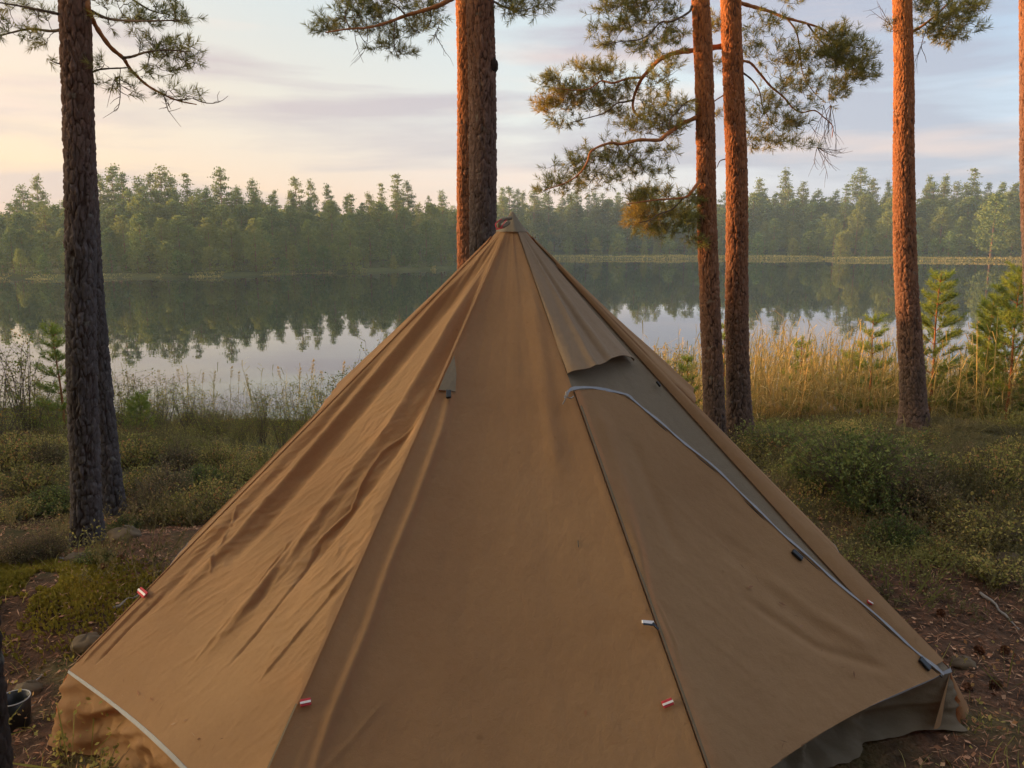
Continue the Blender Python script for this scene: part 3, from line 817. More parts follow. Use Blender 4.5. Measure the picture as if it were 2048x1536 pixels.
def trunk(name, pts, rads, mat, parent, seed, plate=.045, depth=.012, sides=110, dz=.011, ztop=None, flare=.35):
    """pts: world points bottom->top, rads: radii"""
    pts = np.asarray(pts, float); z0, z1 = pts[0][2], pts[-1][2]
    zfine = np.arange(z0, min(z1, 4.9), dz); zc = np.arange(min(z1, 4.9), z1 + .1, .12)
    zs = np.concatenate([zfine, zc]); zs = zs[zs <= z1]
    c = polyp(pts, zs); r = np.interp(zs, pts[:, 2], rads)
    c[:, 0] += .012 * np.sin(zs * 1.9 + seed); c[:, 1] += .012 * np.cos(zs * 1.5 + seed * 2)
    h = zs - z0 - .12
    r = r * (1 + flare * np.exp(-np.clip(h, 0, 9) / .14))
    th = np.arange(sides) / sides * 2 * math.pi
    T, Z = np.meshgrid(th, zs)
    rr = r[:, None]
    arc = np.mod(T - math.pi / 2, 2 * math.pi) * float(np.mean(rads))          # metres round the trunk, seam at the back
    wx = .012 * (fbm(arc * 14, Z * 6, seed, 3) - .5) * 2
    def ridged(fx, fz, sd2, o=3):
        return np.abs(fbm((arc + wx) * fx, Z * fz, sd2, o) - .5) * 2
    a1 = ridged(1 / plate * .8, 1 / plate * .20, seed + 1, 3)      # long fissures
    a2 = ridged(1 / plate * 1.7, 1 / plate * .75, seed + 5, 3)     # cross breaks
    wz = .030 * (fbm(arc * 18, Z * 8, seed + 60, 2) - .5) * 2
    f1, f2, ida = worley((arc + wx) / plate * 1.55, (Z + wz) / plate * .60, seed + 11)
    f1b, f2b, idb = worley((arc + wx * 2) / plate * 3.4, (Z + wz) / plate * 1.7, seed + 31)
    cell = np.clip((f2 - f1) / .22, 0, 1); pb = np.clip((f2b - f1b) / .25, 0, 1)
    pl = np.clip(a1 / .10, 0, 1) ** .7 * (.25 + .75 * cell) * (.75 + .25 * pb)
    idv = np.clip(.15 + .45 * ida + .4 * fbm(arc * 25, Z * 9, seed + 40, 2), 0, 1)
    fade = np.clip(1.15 - (Z - z0) / 9.0, .35, 1)
    lump = (fbm(np.cos(T) * 1.2 + 4, Z * 1.2 + np.sin(T), seed + 7, 3) - .5) * .07
    roots = .10 * np.exp(-np.clip(Z - z0 - .1, 0, 9) / .13) * np.sin(T * 4 + seed)
    rad = rr * (1 + lump + roots) + depth * fade * 1.35 * (pl * (.6 + .5 * idv) - .95) + depth * fade * .5 * (pb * (.4 + idb) - .5) * (.3 + .7 * pl)
    X = c[:, 0][:, None] + rad * np.cos(T); Y = c[:, 1][:, None] + rad * np.sin(T)
    v = np.stack([X, Y, Z], -1).reshape(-1, 3)
    n = len(zs); i = np.arange(n - 1)[:, None] * sides; j = np.arange(sides)[None, :]; k = (j + 1) % sides
    f = np.stack([i + j, i + k, i + sides + k, i + sides + j], -1).reshape(-1, 4)
    g = Geo(); g.add(v, f, np.clip(idv * .7 + idb * .3, 0, 1).reshape(-1))
    loc = np.array(parent.location)
    g.V = [q - loc for q in g.V]
    o = g.build(name, mat, parent, True)
    a = o.data.attributes.new('plate', 'FLOAT', 'POINT'); a.data.foreach_set('value', pl.reshape(-1).astype(np.float32))
    return o

def tufts(g, pos, direc, K=26, nlen=.048, wid=.0026, stem=.07, tint=None):
    n = len(pos)
    if n == 0: return
    if tint is None: tint = R.random(n)
    t = R.random((n, K))
    base = pos[:, None, :] + direc[:, None, :] * (t * stem)[..., None]
    q = R.normal(size=(n, K, 3)); q -= (q * direc[:, None, :]).sum(-1, keepdims=True) * direc[:, None, :]
    q /= np.linalg.norm(q, axis=-1, keepdims=True)
    d = direc[:, None, :] * (.45 + .5 * t)[..., None] + q * (.95 - .35 * t)[..., None]; d /= np.linalg.norm(d, axis=-1, keepdims=True)
    L = nlen * (.75 + .5 * R.random((n, K)))[..., None]
    s = np.cross(d, R.normal(size=(n, K, 3))); s /= np.linalg.norm(s, axis=-1, keepdims=True) + 1e-9
    v = np.stack([base - s * wid * .5, base + s * wid * .5, base + d * L + s * wid * .15, base + d * L - s * wid * .15], 2)
    g.add(v.reshape(-1, 3), np.arange(n * K * 4).reshape(-1, 4), np.repeat(np.clip(tint[:, None] + R.normal(size=(n, K)) * .08, 0, 1).reshape(-1), 4))

def crown(parent, limbs, blobs, Y, dens=1.15, K=26, nlen=.048, tuft=.07, spread=1.0, wide=.0026, deadt=()):
    """limbs: list of (pixel polyline, r0, r1, dY0, dY1); blobs: (cx, cy, rx, ry[, count-scale]) in photo pixels at distance Y"""
    loc = np.array(parent.location); NG = Geo(); nodes = []; nodr = []
    for (pts, r0, r1, d0, d1) in limbs:
        m = len(pts)
        W = [at(p[0], p[1], Y + d0 + (d1 - d0) * i / (m - 1) + (.06 * math.sin(i * 2.1 + p[0]) if 0 < i < m - 1 else 0)) for i, p in enumerate(pts)]
        L = smoothline(W, 7); rr = np.linspace(r0, r1, len(L)) * (1 + .10 * np.sin(np.arange(len(L)) * 1.7))
        g = Geo(); tube(g, L - loc, rr, 9); g.build('limb', M['limb'] if r0 > .011 else M['limb_grey'], parent, True)
        nodes.append(L[len(L) // 7:]); nodr.append(rr[len(L) // 7:])
    nodes = np.vstack(nodes); TG = Geo()
    mp = pxm(Y); allp = []; alld = []; allt = []
    pts_all = []
    for b in blobs:
        cx, cy, rx, ry = b[:4]; k = b[4] if len(b) > 4 else 1.0; dy = b[5] if len(b) > 5 else 0.0
        area = math.pi * rx * ry * mp * mp
        n = max(3, int(area * 900 * dens * k))
        c = at(cx, cy, Y + dy)
        q = R.normal(size=(n, 3)); q /= np.linalg.norm(q, axis=1)[:, None]; q *= (R.random(n) ** .45)[:, None]
        P = c + q * np.array([rx * mp, min(rx, 45) * mp * .8, ry * mp]) * 1.02
        bt = R.random() * .35 + .05 + (.4 if k > 1.05 else 0)
        pts_all.append(np.hstack([P, (bt + R.random((n, 1)) * .45)]))
    pts_all = np.vstack(pts_all)
    # nearest first, so that twigs branch off twigs
    d0 = np.array([np.min(((nodes - p[:3]) ** 2).sum(1)) for p in pts_all]); order = np.argsort(d0)
    N = np.zeros((len(nodes) + len(order) * 6, 3)); N[:len(nodes)] = nodes; cnt = len(nodes)
    for oi in order:
        p = pts_all[oi, :3]
        dd = ((N[:cnt] - p) ** 2).sum(1) + R.random() * .002; j = int(np.argmin(dd)); a = N[j]
        L = math.sqrt(dd[j])
        if L < .035:
            dirn = unit(1, (0, 0, .6))[0]; allp.append(p); alld.append(dirn); allt.append(pts_all[oi, 3]); continue
        mid = (a + p) / 2 + R.normal(size=3) * .10 * L + np.array([0, 0, -.10 * L])
        t = np.linspace(0, 1, 5)[:, None]
        Q = a * (1 - t) ** 2 + 2 * mid * t * (1 - t) + p * t ** 2
        Q[1:-1] += R.normal(size=(3, 3)) * .03 * L
        r0 = min(.008, .0022 + .006 * L)
        tube(TG, Q - loc, np.linspace(r0, .0014, 5), 4 if L > .25 else 3, cap=False)
        N[cnt:cnt + 4] = Q[1:]; cnt += 4
        e = Q[-1] - Q[-3]; e = e / (np.linalg.norm(e) + 1e-9); e = e + np.array([0, 0, .45]) + R.normal(size=3) * .25; e /= np.linalg.norm(e)
        allp.append(Q[-1]); alld.append(e); allt.append(pts_all[oi, 3])
        if L > .10:
            for _ in range(2):
                e2 = e + R.normal(size=3) * .6; e2 /= np.linalg.norm(e2)
                allp.append(Q[-1] - (Q[-1] - Q[-2]) * R.random() + R.normal(size=3) * .012); alld.append(e2); allt.append(pts_all[oi, 3])
    tufts(NG, np.array(allp) - loc, np.array(alld), K, nlen, wide, tuft, np.array(allt))
    # bare hanging twigs
    for (x0, y0, x1, y1, k) in deadt:
        for q in range(k):
            a = at(x0 + R.normal() * 6, y0 + R.normal() * 4, Y); a = N[int(np.argmin(((N[:cnt] - a) ** 2).sum(1)))]; b = at(x1 + R.normal() * 22, y1 + R.normal() * 18, Y + R.normal() * .1)
            mid = (a + b) / 2 + R.normal(size=3) * .05
            t = np.linspace(0, 1, 7)[:, None]; Q = a * (1 - t) ** 2 + 2 * mid * t * (1 - t) + b * t ** 2
            tube(TG, Q - loc, np.linspace(.0032, .0012, 7), 4, cap=False)
            for w in range(3):
                s0 = Q[2 + w]; e = s0 + R.normal(size=3) * .05 + (b - a) * .22; tube(TG, [s0 - loc, (s0 + e) / 2 + R.normal(size=3) * .006 - loc, e - loc], [.002, .0015, .001], 3, cap=False)
    TG.build('twigs', M['limb_grey'], parent, True)
    NG.build('needles', M['needle'], parent)

def upper_crown(parent, cx, cy, z0, z1, rad):
    """the part of the crown above the photo: limbs with needle clumps"""
    g = Geo(); tg = Geo(); loc = np.array(parent.location)
    n = 42
    for i in range(n):
        z = z0 + (z1 - z0) * (i + R.random()) / n; th = R.random() * 6.28
        Lr = rad * (1.05 - .75 * ((z - z0) / (z1 - z0)) ** 1.3) * (.55 + .5 * R.random())
        a = np.array([cx, cy, z]); b = a + np.array([math.cos(th) * Lr, math.sin(th) * Lr, .25 * Lr * (R.random() - .1)])
        t = np.linspace(0, 1, 6)[:, None]; mid = (a + b) / 2 + np.array([0, 0, .12 * Lr])
        Q = a * (1 - t) ** 2 + 2 * mid * t * (1 - t) + b * t ** 2
        tube(tg, Q - loc, np.linspace(.02, .004, 6), 5, cap=False)
        m = 70; tt = .35 + .65 * R.random(m); c = Q[np.minimum((tt * 5).astype(int), 5)] + R.normal(size=(m, 3)) * np.array([.14, .14, .06])
        tufts(g, c - loc, unit(m, (0, 0, .5)), 9, .07, .006, .09, R.random(m) * .7)
    tg.build('limb', M['limb'], parent, True); g.build('needles', M['needle'], parent)

def pine(name, label, base_px, Y, pts_px, wid_px, mat, seed, top=8.5, group='pine trunks standing round the tent', **kw):
    """pts_px: [(px,py)...] from the bottom up; the tree really leans that way"""
    b = at(*base_px, Y); root = empty(name, (float(b[0]), float(b[1]), float(gz(b[0], b[1]))))
    tag(root, label, 'pine tree', group)
    W = [at(p[0], p[1], Y) for p in pts_px]
    zb = float(root.location.z)
    W = [W[0] + (W[0] - W[1]) / (W[0][2] - W[1][2]) * (zb - .12 - W[0][2])] + W
    last, prev = W[-1], W[-2]; W.append(last + (last - prev) / (last[2] - prev[2]) * (top - last[2]))
    r = [wid_px[0] * pxm(Y) / 2] + [w * pxm(Y) / 2 for w in wid_px] + [wid_px[-1] * pxm(Y) / 2 * .45]
    trunk('trunk', W, r, mat, root, seed, **kw)
    return root, W

p1, W1 = pine('pine_tree', 'thick dark grey pine trunk standing left of the tent, nearer of the left pair', (172, 1075), 4.4, [(172, 1040), (164, 525), (147, 0)], [57, 56, 55], M['bark'], 3)
crown(p1, [([(172, 0), (178, 22), (191, 51), (219, 92), (246, 116), (260, 137), (291, 168), (325, 188), (359, 202), (393, 209)], .016, .003, 0, .25),
           ([(246, 116), (265, 113), (290, 105), (330, 100), (378, 104)], .008, .003, .05, -.1),
           ([(172, 150), (200, 139), (245, 136), (258, 135)], .006, .003, 0, .1),
           ([(178, 20), (220, 38), (290, 42), (360, 40)], .009, .003, 0, -.25),
           ([(205, -30), (250, -10), (300, 20), (340, 30)], .008, .003, 0, .3),
           ([(122, 60), (100, 62), (60, 58), (20, 66), (-30, 80)], .009, .003, 0, .1),
           ([(125, 30), (90, 22), (40, 12), (-20, 2)], .009, .003, 0, -.2),
           ([(130, 130), (110, 125), (100, 118)], .004, .002, 0, 0)],
      [(325, 108, 60, 24), (375, 112, 28, 26), (365, 190, 46, 13, .8), (340, 140, 30, 14), (246, 41, 50, 20, .8), (310, 35, 60, 20, .8), (360, 35, 25, 18, .7),
       (240, 175, 38, 15, .8), (198, 135, 18, 14), (300, 148, 28, 14, .8), (300, 85, 35, 16, .7), (30, 12, 40, 12), (12, 58, 28, 18), (75, 32, 26, 18, .8), (80, 82, 30, 14, .7),
       (104, 120, 12, 10), (190, 165, 14, 8), (230, 10, 45, 12, .7), (330, 5, 50, 12, .6), (60, 70, 20, 12)],
      4.4, 1.15, K=30, nlen=.036, tuft=.05, wide=.0030, deadt=[(240, 150, 235, 190, 4), (320, 190, 325, 208, 3), (385, 205, 410, 198, 2)])
upper_crown(p1, W1[-1][0], W1[-1][1], 4.6, 8.6, 1.7)
p2, W2 = pine('pine_tree', 'dark pine trunk close behind and right of the nearer left trunk', (219, 1000), 5.2, [(219, 985), (197, 700), (182, 525), (150, 0)], [46, 44, 42, 38], M['bark'], 9)
upper_crown(p2, W2[-1][0], W2[-1][1], 5, 8.6, 1.3)
p3, W3 = pine('pine_tree', 'slim sunlit orange pine trunk behind the tent peak, left of the thicker dark one', (937, 900), 7.4, [(938, 820), (936, 500), (928, 0)], [40, 38, 35], M['bark_warm'], 14)
upper_crown(p3, W3[-1][0], W3[-1][1], 5.4, 9, 1.4)
p4, W4 = pine('pine_tree', 'thick dark pine trunk rising straight behind the tent peak', (972, 900), 6.1, [(974, 800), (968, 480), (958, 0)], [60, 54, 52], M['bark'], 21)
crown(p4, [([(925, -15), (894, 3), (860, 17), (812, 31), (778, 44), (737, 55), (696, 58), (651, 65)], .018, .004, 0, -.3),
           ([(790, 40), (788, 70), (790, 100), (800, 118)], .005, .002, -.1, -.1), ([(812, 31), (790, 10), (760, 2)], .007, .003, -.1, .1),
           ([(860, 17), (862, 40), (850, 62)], .006, .002, 0, 0), ([(700, 58), (690, 30), (700, 5)], .006, .002, -.2, -.1),
           ([(975, -5), (1005, 12), (1040, 22), (1085, 8)], .009, .003, 0, .1)],
      [(643, 50, 26, 20), (682, 52, 38, 16), (722, 22, 50, 20), (752, 48, 40, 18), (775, 95, 34, 14), (808, 108, 20, 12), (845, 48, 36, 24), (800, 60, 36, 16, .8), (868, 18, 26, 18),
       (820, 12, 50, 12), (700, 5, 40, 12), (1042, 14, 50, 20), (1085, 6, 22, 12), (1010, 10, 24, 16), (780, 10, 40, 14)],
      6.1, 1.1, K=30, nlen=.044, tuft=.06, wide=.0036, deadt=[(720, 70, 712, 108, 3), (870, 62, 880, 90, 3)])
upper_crown(p4, W4[-1][0], W4[-1][1], 5.2, 9.4, 1.9)
p5, W5 = pine('pine_tree', 'orange barked pine trunk, left one of the close pair right of the tent', (1427, 862), 7.25, [(1426, 850), (1421, 560), (1412, 300), (1399, 0)], [44, 40, 37, 34], M['bark_warm'], 33)
crown(p5, [([(1394, 234), (1363, 249), (1332, 270), (1319, 280), (1278, 280), (1242, 288), (1220, 286), (1184, 301), (1175, 323), (1161, 345), (1135, 364), (1090, 380)], .020, .004, 0, -.5),
           ([(1392, 198), (1368, 207), (1354, 225), (1341, 236), (1338, 255)], .009, .003, 0, -.2),
           ([(1384, 12), (1377, 25), (1345, 42), (1321, 45), (1300, 67), (1278, 79), (1242, 83), (1205, 90)], .011, .003, 0, -.3),
           ([(1372, -15), (1330, -5), (1280, 5), (1230, 8)], .010, .003, 0, .2),
           ([(1400, 360), (1384, 382), (1368, 395), (1310, 400), (1255, 408)], .017, .004, 0, -.3),
           ([(1368, 395), (1345, 418), (1318, 428), (1300, 440), (1275, 446)], .008, .003, -.1, -.3),
           ([(1258, 288), (1256, 305), (1275, 320), (1290, 345)], .005, .002, -.2, -.2)],
      [(1240, 58, 34, 13, .8), (1285, 92, 40, 13, .8), (1215, 88, 22, 10), (1335, 70, 34, 18, .7), (1275, 36, 34, 12, .7), (1240, 8, 38, 14), (1290, 15, 48, 12), (1345, 25, 28, 16, .7),
       (1212, 22, 18, 8), (1300, 235, 40, 14, .8), (1270, 258, 34, 12, .8), (1345, 255, 30, 18), (1352, 215, 26, 16, .8), (1240, 302, 28, 10), (1200, 316, 32, 10), (1155, 330, 26, 12),
       (1112, 366, 26, 12), (1262, 330, 50, 18, .5), (1312, 345, 34, 14, .5), (1330, 305, 34, 10, .5), (1190, 350, 26, 8, .6), (1085, 382, 16, 6), (1140, 385, 24, 8, .6), (1230, 360, 50, 12, .35),
       (1312, 386, 46, 12), (1285, 432, 38, 24, 1.1), (1345, 430, 55, 26, .8), (1310, 462, 60, 12, .9), (1392, 482, 22, 16, .7), (1384, 402, 20, 20, .7), (1290, 400, 40, 14), (1380, 440, 22, 20, .7), (1250, 50, 90, 34, .18), (1230, 318, 110, 40, .2), (1330, 230, 50, 50, .2), (1330, 90, 45, 60, .18), (1160, 355, 80, 34, .25)],
      7.2, 1.3, K=28, nlen=.048, tuft=.065, wide=.0042, deadt=[(1220, 290, 1188, 300, 3), (1240, 300, 1230, 370, 3), (1300, 285, 1330, 330, 3)])
upper_crown(p5, W5[-1][0], W5[-1][1], 5.2, 9.4, 1.7)
p6, W6 = pine('pine_tree', 'pine trunk with long low limbs, right one of the close pair', (1482, 892), 7.45, [(1481, 870), (1474, 560), (1468, 250), (1465, 0)], [52, 44, 40, 38], M['bark_warm'], 41)
crown(p6, [([(1450, 92), (1410, 97), (1384, 101), (1350, 106), (1323, 117), (1305, 133), (1285, 155), (1274, 177), (1267, 198), (1267, 220), (1283, 238)], .027, .009, .05, -.1),
           ([(1285, 155), (1256, 157), (1226, 166), (1202, 162), (1179, 177), (1148, 180), (1110, 176)], .012, .003, -.02, -.3),
           ([(1267, 200), (1249, 204), (1233, 207), (1211, 225), (1175, 236), (1141, 245)], .010, .003, -.1, -.1),
           ([(1283, 238), (1310, 245), (1330, 262)], .007, .003, -.1, 0),
           ([(1474, 4), (1505, 13), (1537, 22), (1570, 35), (1614, 47), (1643, 57), (1656, 66)], .019, .006, 0, .4),
           ([(1575, 38), (1592, 62), (1599, 95), (1603, 135), (1610, 157), (1629, 186), (1651, 205)], .009, .003, .2, .3),
           ([(1614, 47), (1640, 80), (1680, 110), (1720, 140)], .009, .003, .2, .5),
           ([(1474, 122), (1484, 122), (1501, 126), (1519, 146), (1541, 172), (1567, 194), (1585, 215), (1603, 225), (1629, 221), (1647, 234), (1665, 252), (1664, 275)], .013, .004, -.1, .3),
           ([(1478, 145), (1486, 146), (1505, 161), (1519, 183), (1526, 215), (1540, 240), (1560, 262)], .010, .003, 0, .1),
           ([(1448, 190), (1432, 200), (1420, 210)], .007, .004, 0, 0),
           ([(1452, 318), (1440, 322), (1434, 335)], .006, .003, 0, 0)],
      [(1108, 165, 34, 13), (1090, 214, 27, 13, 1.3), (1125, 203, 44, 18, 1.1), (1168, 140, 28, 14), (1212, 142, 30, 18), (1165, 185, 44, 16), (1210, 210, 40, 16, .9), (1130, 244, 38, 11, .8),
       (1310, 165, 46, 12, .6), (1330, 125, 34, 12, .6), (1240, 230, 30, 14, .7), (1255, 180, 24, 14, .7),
       (1678, 80, 40, 26, .9), (1702, 118, 44, 30, .9), (1722, 150, 34, 20, .8), (1652, 108, 40, 26, .9), (1588, 118, 34, 16, .7), (1548, 46, 26, 9), (1602, 170, 40, 14, .5), (1672, 190, 20, 12),
       (1560, 178, 38, 16, .5), (1500, 108, 16, 9), (1530, 212, 26, 22, .4), (1552, 250, 44, 11), (1560, 284, 52, 11), (1592, 246, 26, 10), (1500, 282, 12, 12), (1622, 294, 18, 5), (1640, 72, 28, 12, .7),
       (1490, 228, 10, 26, .6), (1430, 55, 12, 26, .8), (1690, 165, 30, 14, .6), (1432, 225, 12, 10, .7), (1432, 130, 10, 14, .6), (1580, 4, 22, 5), (1180, 175, 95, 44, .2), (1285, 200, 60, 50, .18), (1630, 130, 110, 80, .16), (1550, 225, 60, 50, .2), (1510, 60, 30, 50, .2)],
      7.55, 1.25, K=28, nlen=.048, tuft=.065, wide=.0042, deadt=[(1665, 255, 1662, 300, 9), (1660, 290, 1640, 330, 5), (1640, 240, 1650, 275, 3), (1252, 165, 1240, 205, 4), (1610, 110, 1560, 150, 3)])
upper_crown(p6, W6[-1][0], W6[-1][1], 5.2, 9.8, 1.9)
p7, W7 = pine('pine_tree', 'lone orange and grey pine trunk among heather at the right', (1826, 885), 8.2, [(1826, 868), (1815, 560), (1806, 280), (1803, 0)], [52, 44, 38, 34], M['bark_warm'], 52)
crown(p7, [([(1816, 66), (1835, 58), (1855, 44), (1877, 26), (1900, 4), (1925, -10)], .016, .006, 0, .2), ([(1855, 44), (1880, 52), (1915, 55), (1945, 45)], .008, .003, 0, .1),
           ([(1852, 60), (1846, 78), (1843, 95), (1850, 112), (1853, 125)], .004, .002, 0, 0), ([(1795, 62), (1787, 56)], .005, .003, 0, 0)],
      [(1900, 22, 52, 22), (1868, 50, 34, 16), (1920, 58, 42, 16), (1898, 76, 28, 9), (1950, 22, 20, 16), (1850, 12, 30, 14), (1783, 56, 8, 8), (1855, 70, 20, 8)],
      8.2, 1.0, K=28, nlen=.052, tuft=.07, wide=.0046, deadt=[(1758, -5, 1755, 30, 4), (1846, 90, 1852, 125, 3)])
upper_crown(p7, W7[-1][0], W7[-1][1], 5.6, 9.6, 1.6)
p8, W8 = pine('pine_tree', 'dark pine trunk cut by the right edge of the photo', (2075, 900), 9.0, [(2075, 870), (2066, 560), (2062, 330), (2058, 0)], [40, 38, 36, 34], M['bark'], 63)
upper_crown(p8, W8[-1][0], W8[-1][1], 6, 9.6, 1.5)
p9, W9 = pine('pine_tree', 'very near black trunk foot at the lower left edge beside the pot', (10, 1600), 1.95, [(-4, 1536), (-32, 1200), (-90, 700)], [52, 52, 52], M['bark_dark'], 71, top=7, depth=.008, plate=.035)
# a bracket fungus on the thick trunk
g = Geo(); n = 14
for a_ in range(1):
    c = at(988, 130, 6.05) ; v = []
    for i in range(7):
        for j in range(n):
            ph = -math.pi / 2 + math.pi * i / 6; th = 2 * math.pi * j / n; rr = 1 + .2 * math.sin(3 * th + i)
            v.append(c + np.array([.030 * math.cos(ph) * math.cos(th) * rr, .035 * math.cos(ph) * math.sin(th), .05 * math.sin(ph) * rr]))
    f = [[i * n + j, i * n + (j + 1) % n, (i + 1) * n + (j + 1) % n, (i + 1) * n + j] for i in range(6) for j in range(n)]
    g.add(v, f)
g.V = [v - np.array(p4.location) for v in g.V]
o = g.build('fungus', M['bark_dark'], p4, True)
oa = o.data.attributes.new('plate', 'FLOAT', 'POINT'); oa.data.foreach_set('value', [.5] * len(o.data.vertices))

# ------------------------------------------------------------------ far trees
def clumps(g, cs, rad, nq, size, flat=.45, tintb=None):
    m = len(cs)
    c = np.repeat(cs, nq, 0) + R.normal(size=(m * nq, 3)) * np.array([rad, rad, rad * flat]) * .6
    tb = R.random(m) if tintb is None else tintb
    t = np.clip(np.repeat(tb, nq) * .7 + R.random(m * nq) * .3, 0, 1)
    leaves(g, c, size * (.7 + .6 * R.random(m * nq)), .75, (0, 0, .9), t)

def far_pine(H, rad, bare, seed, dense=1.0, pointed=.8, qs=.23):
    root = empty('pine_tree')
    g = Geo(); ph = seed * 1.3
    zz = np.linspace(0, H * .97, 12)
    pts = np.stack([.10 * np.sin(zz * .35 + ph), .10 * np.cos(zz * .3 + ph), zz], -1)
    tube(g, pts, np.linspace(H * .013, .02, 12), 7)
    z = H * bare; cs = []
    while z < H * .985:
        t = (z / H - bare) / (1 - bare)
        prof = (1 - t) ** pointed * (.35 + .65 * min(1, t * 4 + .35))
        nb = R.integers(4, 7)
        for b in range(nb):
            th = R.random() * 6.28; L = rad * prof * (.55 + .6 * R.random()) + .12
            a = np.array([0, 0, z]); e = a + np.array([math.cos(th) * L, math.sin(th) * L, L * (.12 + .25 * t)])
            tube(g, [a, (a + e) / 2 + [0, 0, -.05 * L], e], [.04, .025, .012], 3, cap=False)
            k = max(1, int(L / .42 * dense))
            for q in range(k):
                s = .35 + .65 * (q + R.random()) / k
                cs.append(a + (e - a) * s + [0, 0, .05])
        z += (.36 + .3 * R.random()) * (H / 12) ** .5
    cs.append(np.array([0, 0, H * .97])); cs.append(np.array([0, 0, H]))
    g.build('trunk', M['far_trunk'], root, True)
    c = Geo(); clumps(c, np.array(cs) + R.normal(size=(len(cs), 3)) * np.array([.08, .08, .10]), .40, 15, qs, .5); c.build('crown', M['far'], root)
    return root

def far_bushy(H, rad, seed, mat='far', base=.12, qs=.22, n=420, spire=1.5):
    root = empty('pine_tree' if mat == 'far' else 'birch_tree')
    g = Geo(); tube(g, [(0, 0, 0), (.05, 0, H * .5), (0, .05, H * .92)], [H * .014, H * .01, .02], 6); g.build('trunk', M['far_trunk'], root, True)
    c = Geo(); z = H * base + (H * (1 - base)) * R.random(n) ** .9
    t = (z / H - base) / (1 - base); th = R.random(n) * 6.28
    lob = 1 + .28 * np.sin(th * 3 + seed + z * 1.1) + .18 * np.sin(th * 5 - z * 1.9)
    rr = rad * np.sqrt(np.clip(1 - t ** spire, .02, 1)) * (.35 + .65 * np.clip(t * 4 + .3, 0, 1)) * lob * (.45 + .55 * R.random(n) ** .5)
    cs = np.stack([rr * np.cos(th), rr * np.sin(th), z], -1)
    clumps(c, cs, .30, 8, qs, .6); c.build('crown', M[mat], root)
    return root

TALL = [far_pine(12, 2.3, .30, i, 1.2, .75) for i in range(3)] + [far_pine(12, 2.6, .22, 5 + i, 1.2, .65) for i in range(2)] + [far_pine(12, 1.8, .38, 9, 1.2, .55)]
SPIRE = [far_pine(12, 2.1, .10, 20 + i, 1.3, .95) for i in range(2)]
BUSH = [far_bushy(8, 1.9, i) for i in range(4)]
BIRCH = [far_bushy(7, 1.8, 7 + i, 'birch', .06, .24, 330, 1.3) for i in range(2)]
SHORE = [far_bushy(3.2, 1.1, 12 + i, 'birch', .02, .20, 150, 1.0) for i in range(3)]
PROTO_H = {}
for p in TALL + SPIRE: PROTO_H[p] = 12
for p in BUSH: PROTO_H[p] = 8
for p in BIRCH: PROTO_H[p] = 7
for p in SHORE: PROTO_H[p] = 3.2
USED = set()

def put_far(protos, px, Y, H, label, cat, group, wide=1.0):
    p = protos[rnd.randrange(len(protos))]
    if p in USED: o = copy_tree(p)
    else: o = p; USED.add(p)
    x = (px - 1024) / F * Y * 1.0
    s = H / PROTO_H[p]
    o.location = (x, Y, float(gz(x, Y)) - .05); o.scale = (s * wide, s * wide, s); o.rotation_euler = (0, 0, rnd.random() * 6.28)
    tag(o, label, cat, group); return o

def skyline(px, table): return float(np.interp(px, [t[0] for t in table], [t[1] for t in table]))
def H_for(px, ytop, Y):
    x = (px - 1024) / F * Y; P = at(1024, ytop, Y); return max(1.5, P[2] - float(gz(x, Y)))
# prominent crowns of the skyline, read off the photograph: (px, y of the tip, distance, kind, width)
PEAKS = [(8, 385, 92, 0, 1), (72, 368, 96, 0, 1), (102, 350, 98, 0, .9), (222, 345, 98, 0, 1), (250, 330, 100, 0, 1.25), (268, 345, 97, 0, 1), (300, 352, 98, 0, 1), (322, 345, 100, 0, 1), (343, 330, 102, 0, 1.1),
         (362, 350, 100, 0, 1), (392, 346, 99, 1, 1), (430, 372, 98, 0, .8), (457, 335, 103, 0, 1), (488, 372, 100, 0, .9), (520, 358, 104, 0, 1), (562, 380, 100, 0, .7), (602, 354, 108, 0, 1.1), (632, 358, 109, 0, .7),
         (665, 370, 108, 0, .8), (710, 388, 104, 1, 1.2), (770, 366, 118, 1, .9), (800, 348, 120, 1, 1.3), (820, 362, 121, 0, .9), (862, 394, 120, 0, .8), (888, 380, 125, 0, .9),
         (1005, 375, 160, 0, .9), (1035, 380, 165, 0, .9), (1068, 378, 168, 0, 1.2), (1095, 392, 165, 0, 1), (1150, 380, 170, 0, 1), (1200, 388, 170, 0, 1), (1230, 384, 172, 1, 1), (1275, 372, 175, 0, 1), (1310, 380, 178, 0, 1),
         (1350, 385, 175, 1, 1), (1505, 358, 186, 0, 1), (1555, 338, 188, 1, 1.2), (1590, 365, 186, 0, 1), (1620, 378, 184, 0, 1), (1655, 380, 183, 0, 1), (1700, 338, 186, 0, 1.5), (1725, 358, 188, 0, 1), (1755, 362, 188, 1, .9),
         (1782, 372, 184, 0, 1), (1835, 352, 186, 1, 1.1), (1865, 350, 188, 1, 1.1), (1890, 362, 186, 0, 1), (1920, 336, 184, 1, 1.2), (1950, 365, 184, 0, 1), (1978, 364, 182, 0, 1), (2005, 368, 182, 0, 1), (2030, 362, 180, 0, 1), (2060, 365, 180, 0, 1), (-30, 380, 95, 0, 1), (-70, 370, 95, 0, 1)]
for (px, yt, D, kd, w) in PEAKS:
    side = 'left' if px < 950 else 'right'
    put_far(TALL if kd == 0 else SPIRE, px, D, H_for(px, yt, D), f'tall pine standing above the rest of the {side} far treeline', 'pine tree', f'tall pines on the {side} skyline', w * (1.0 if px < 950 else 1.05))
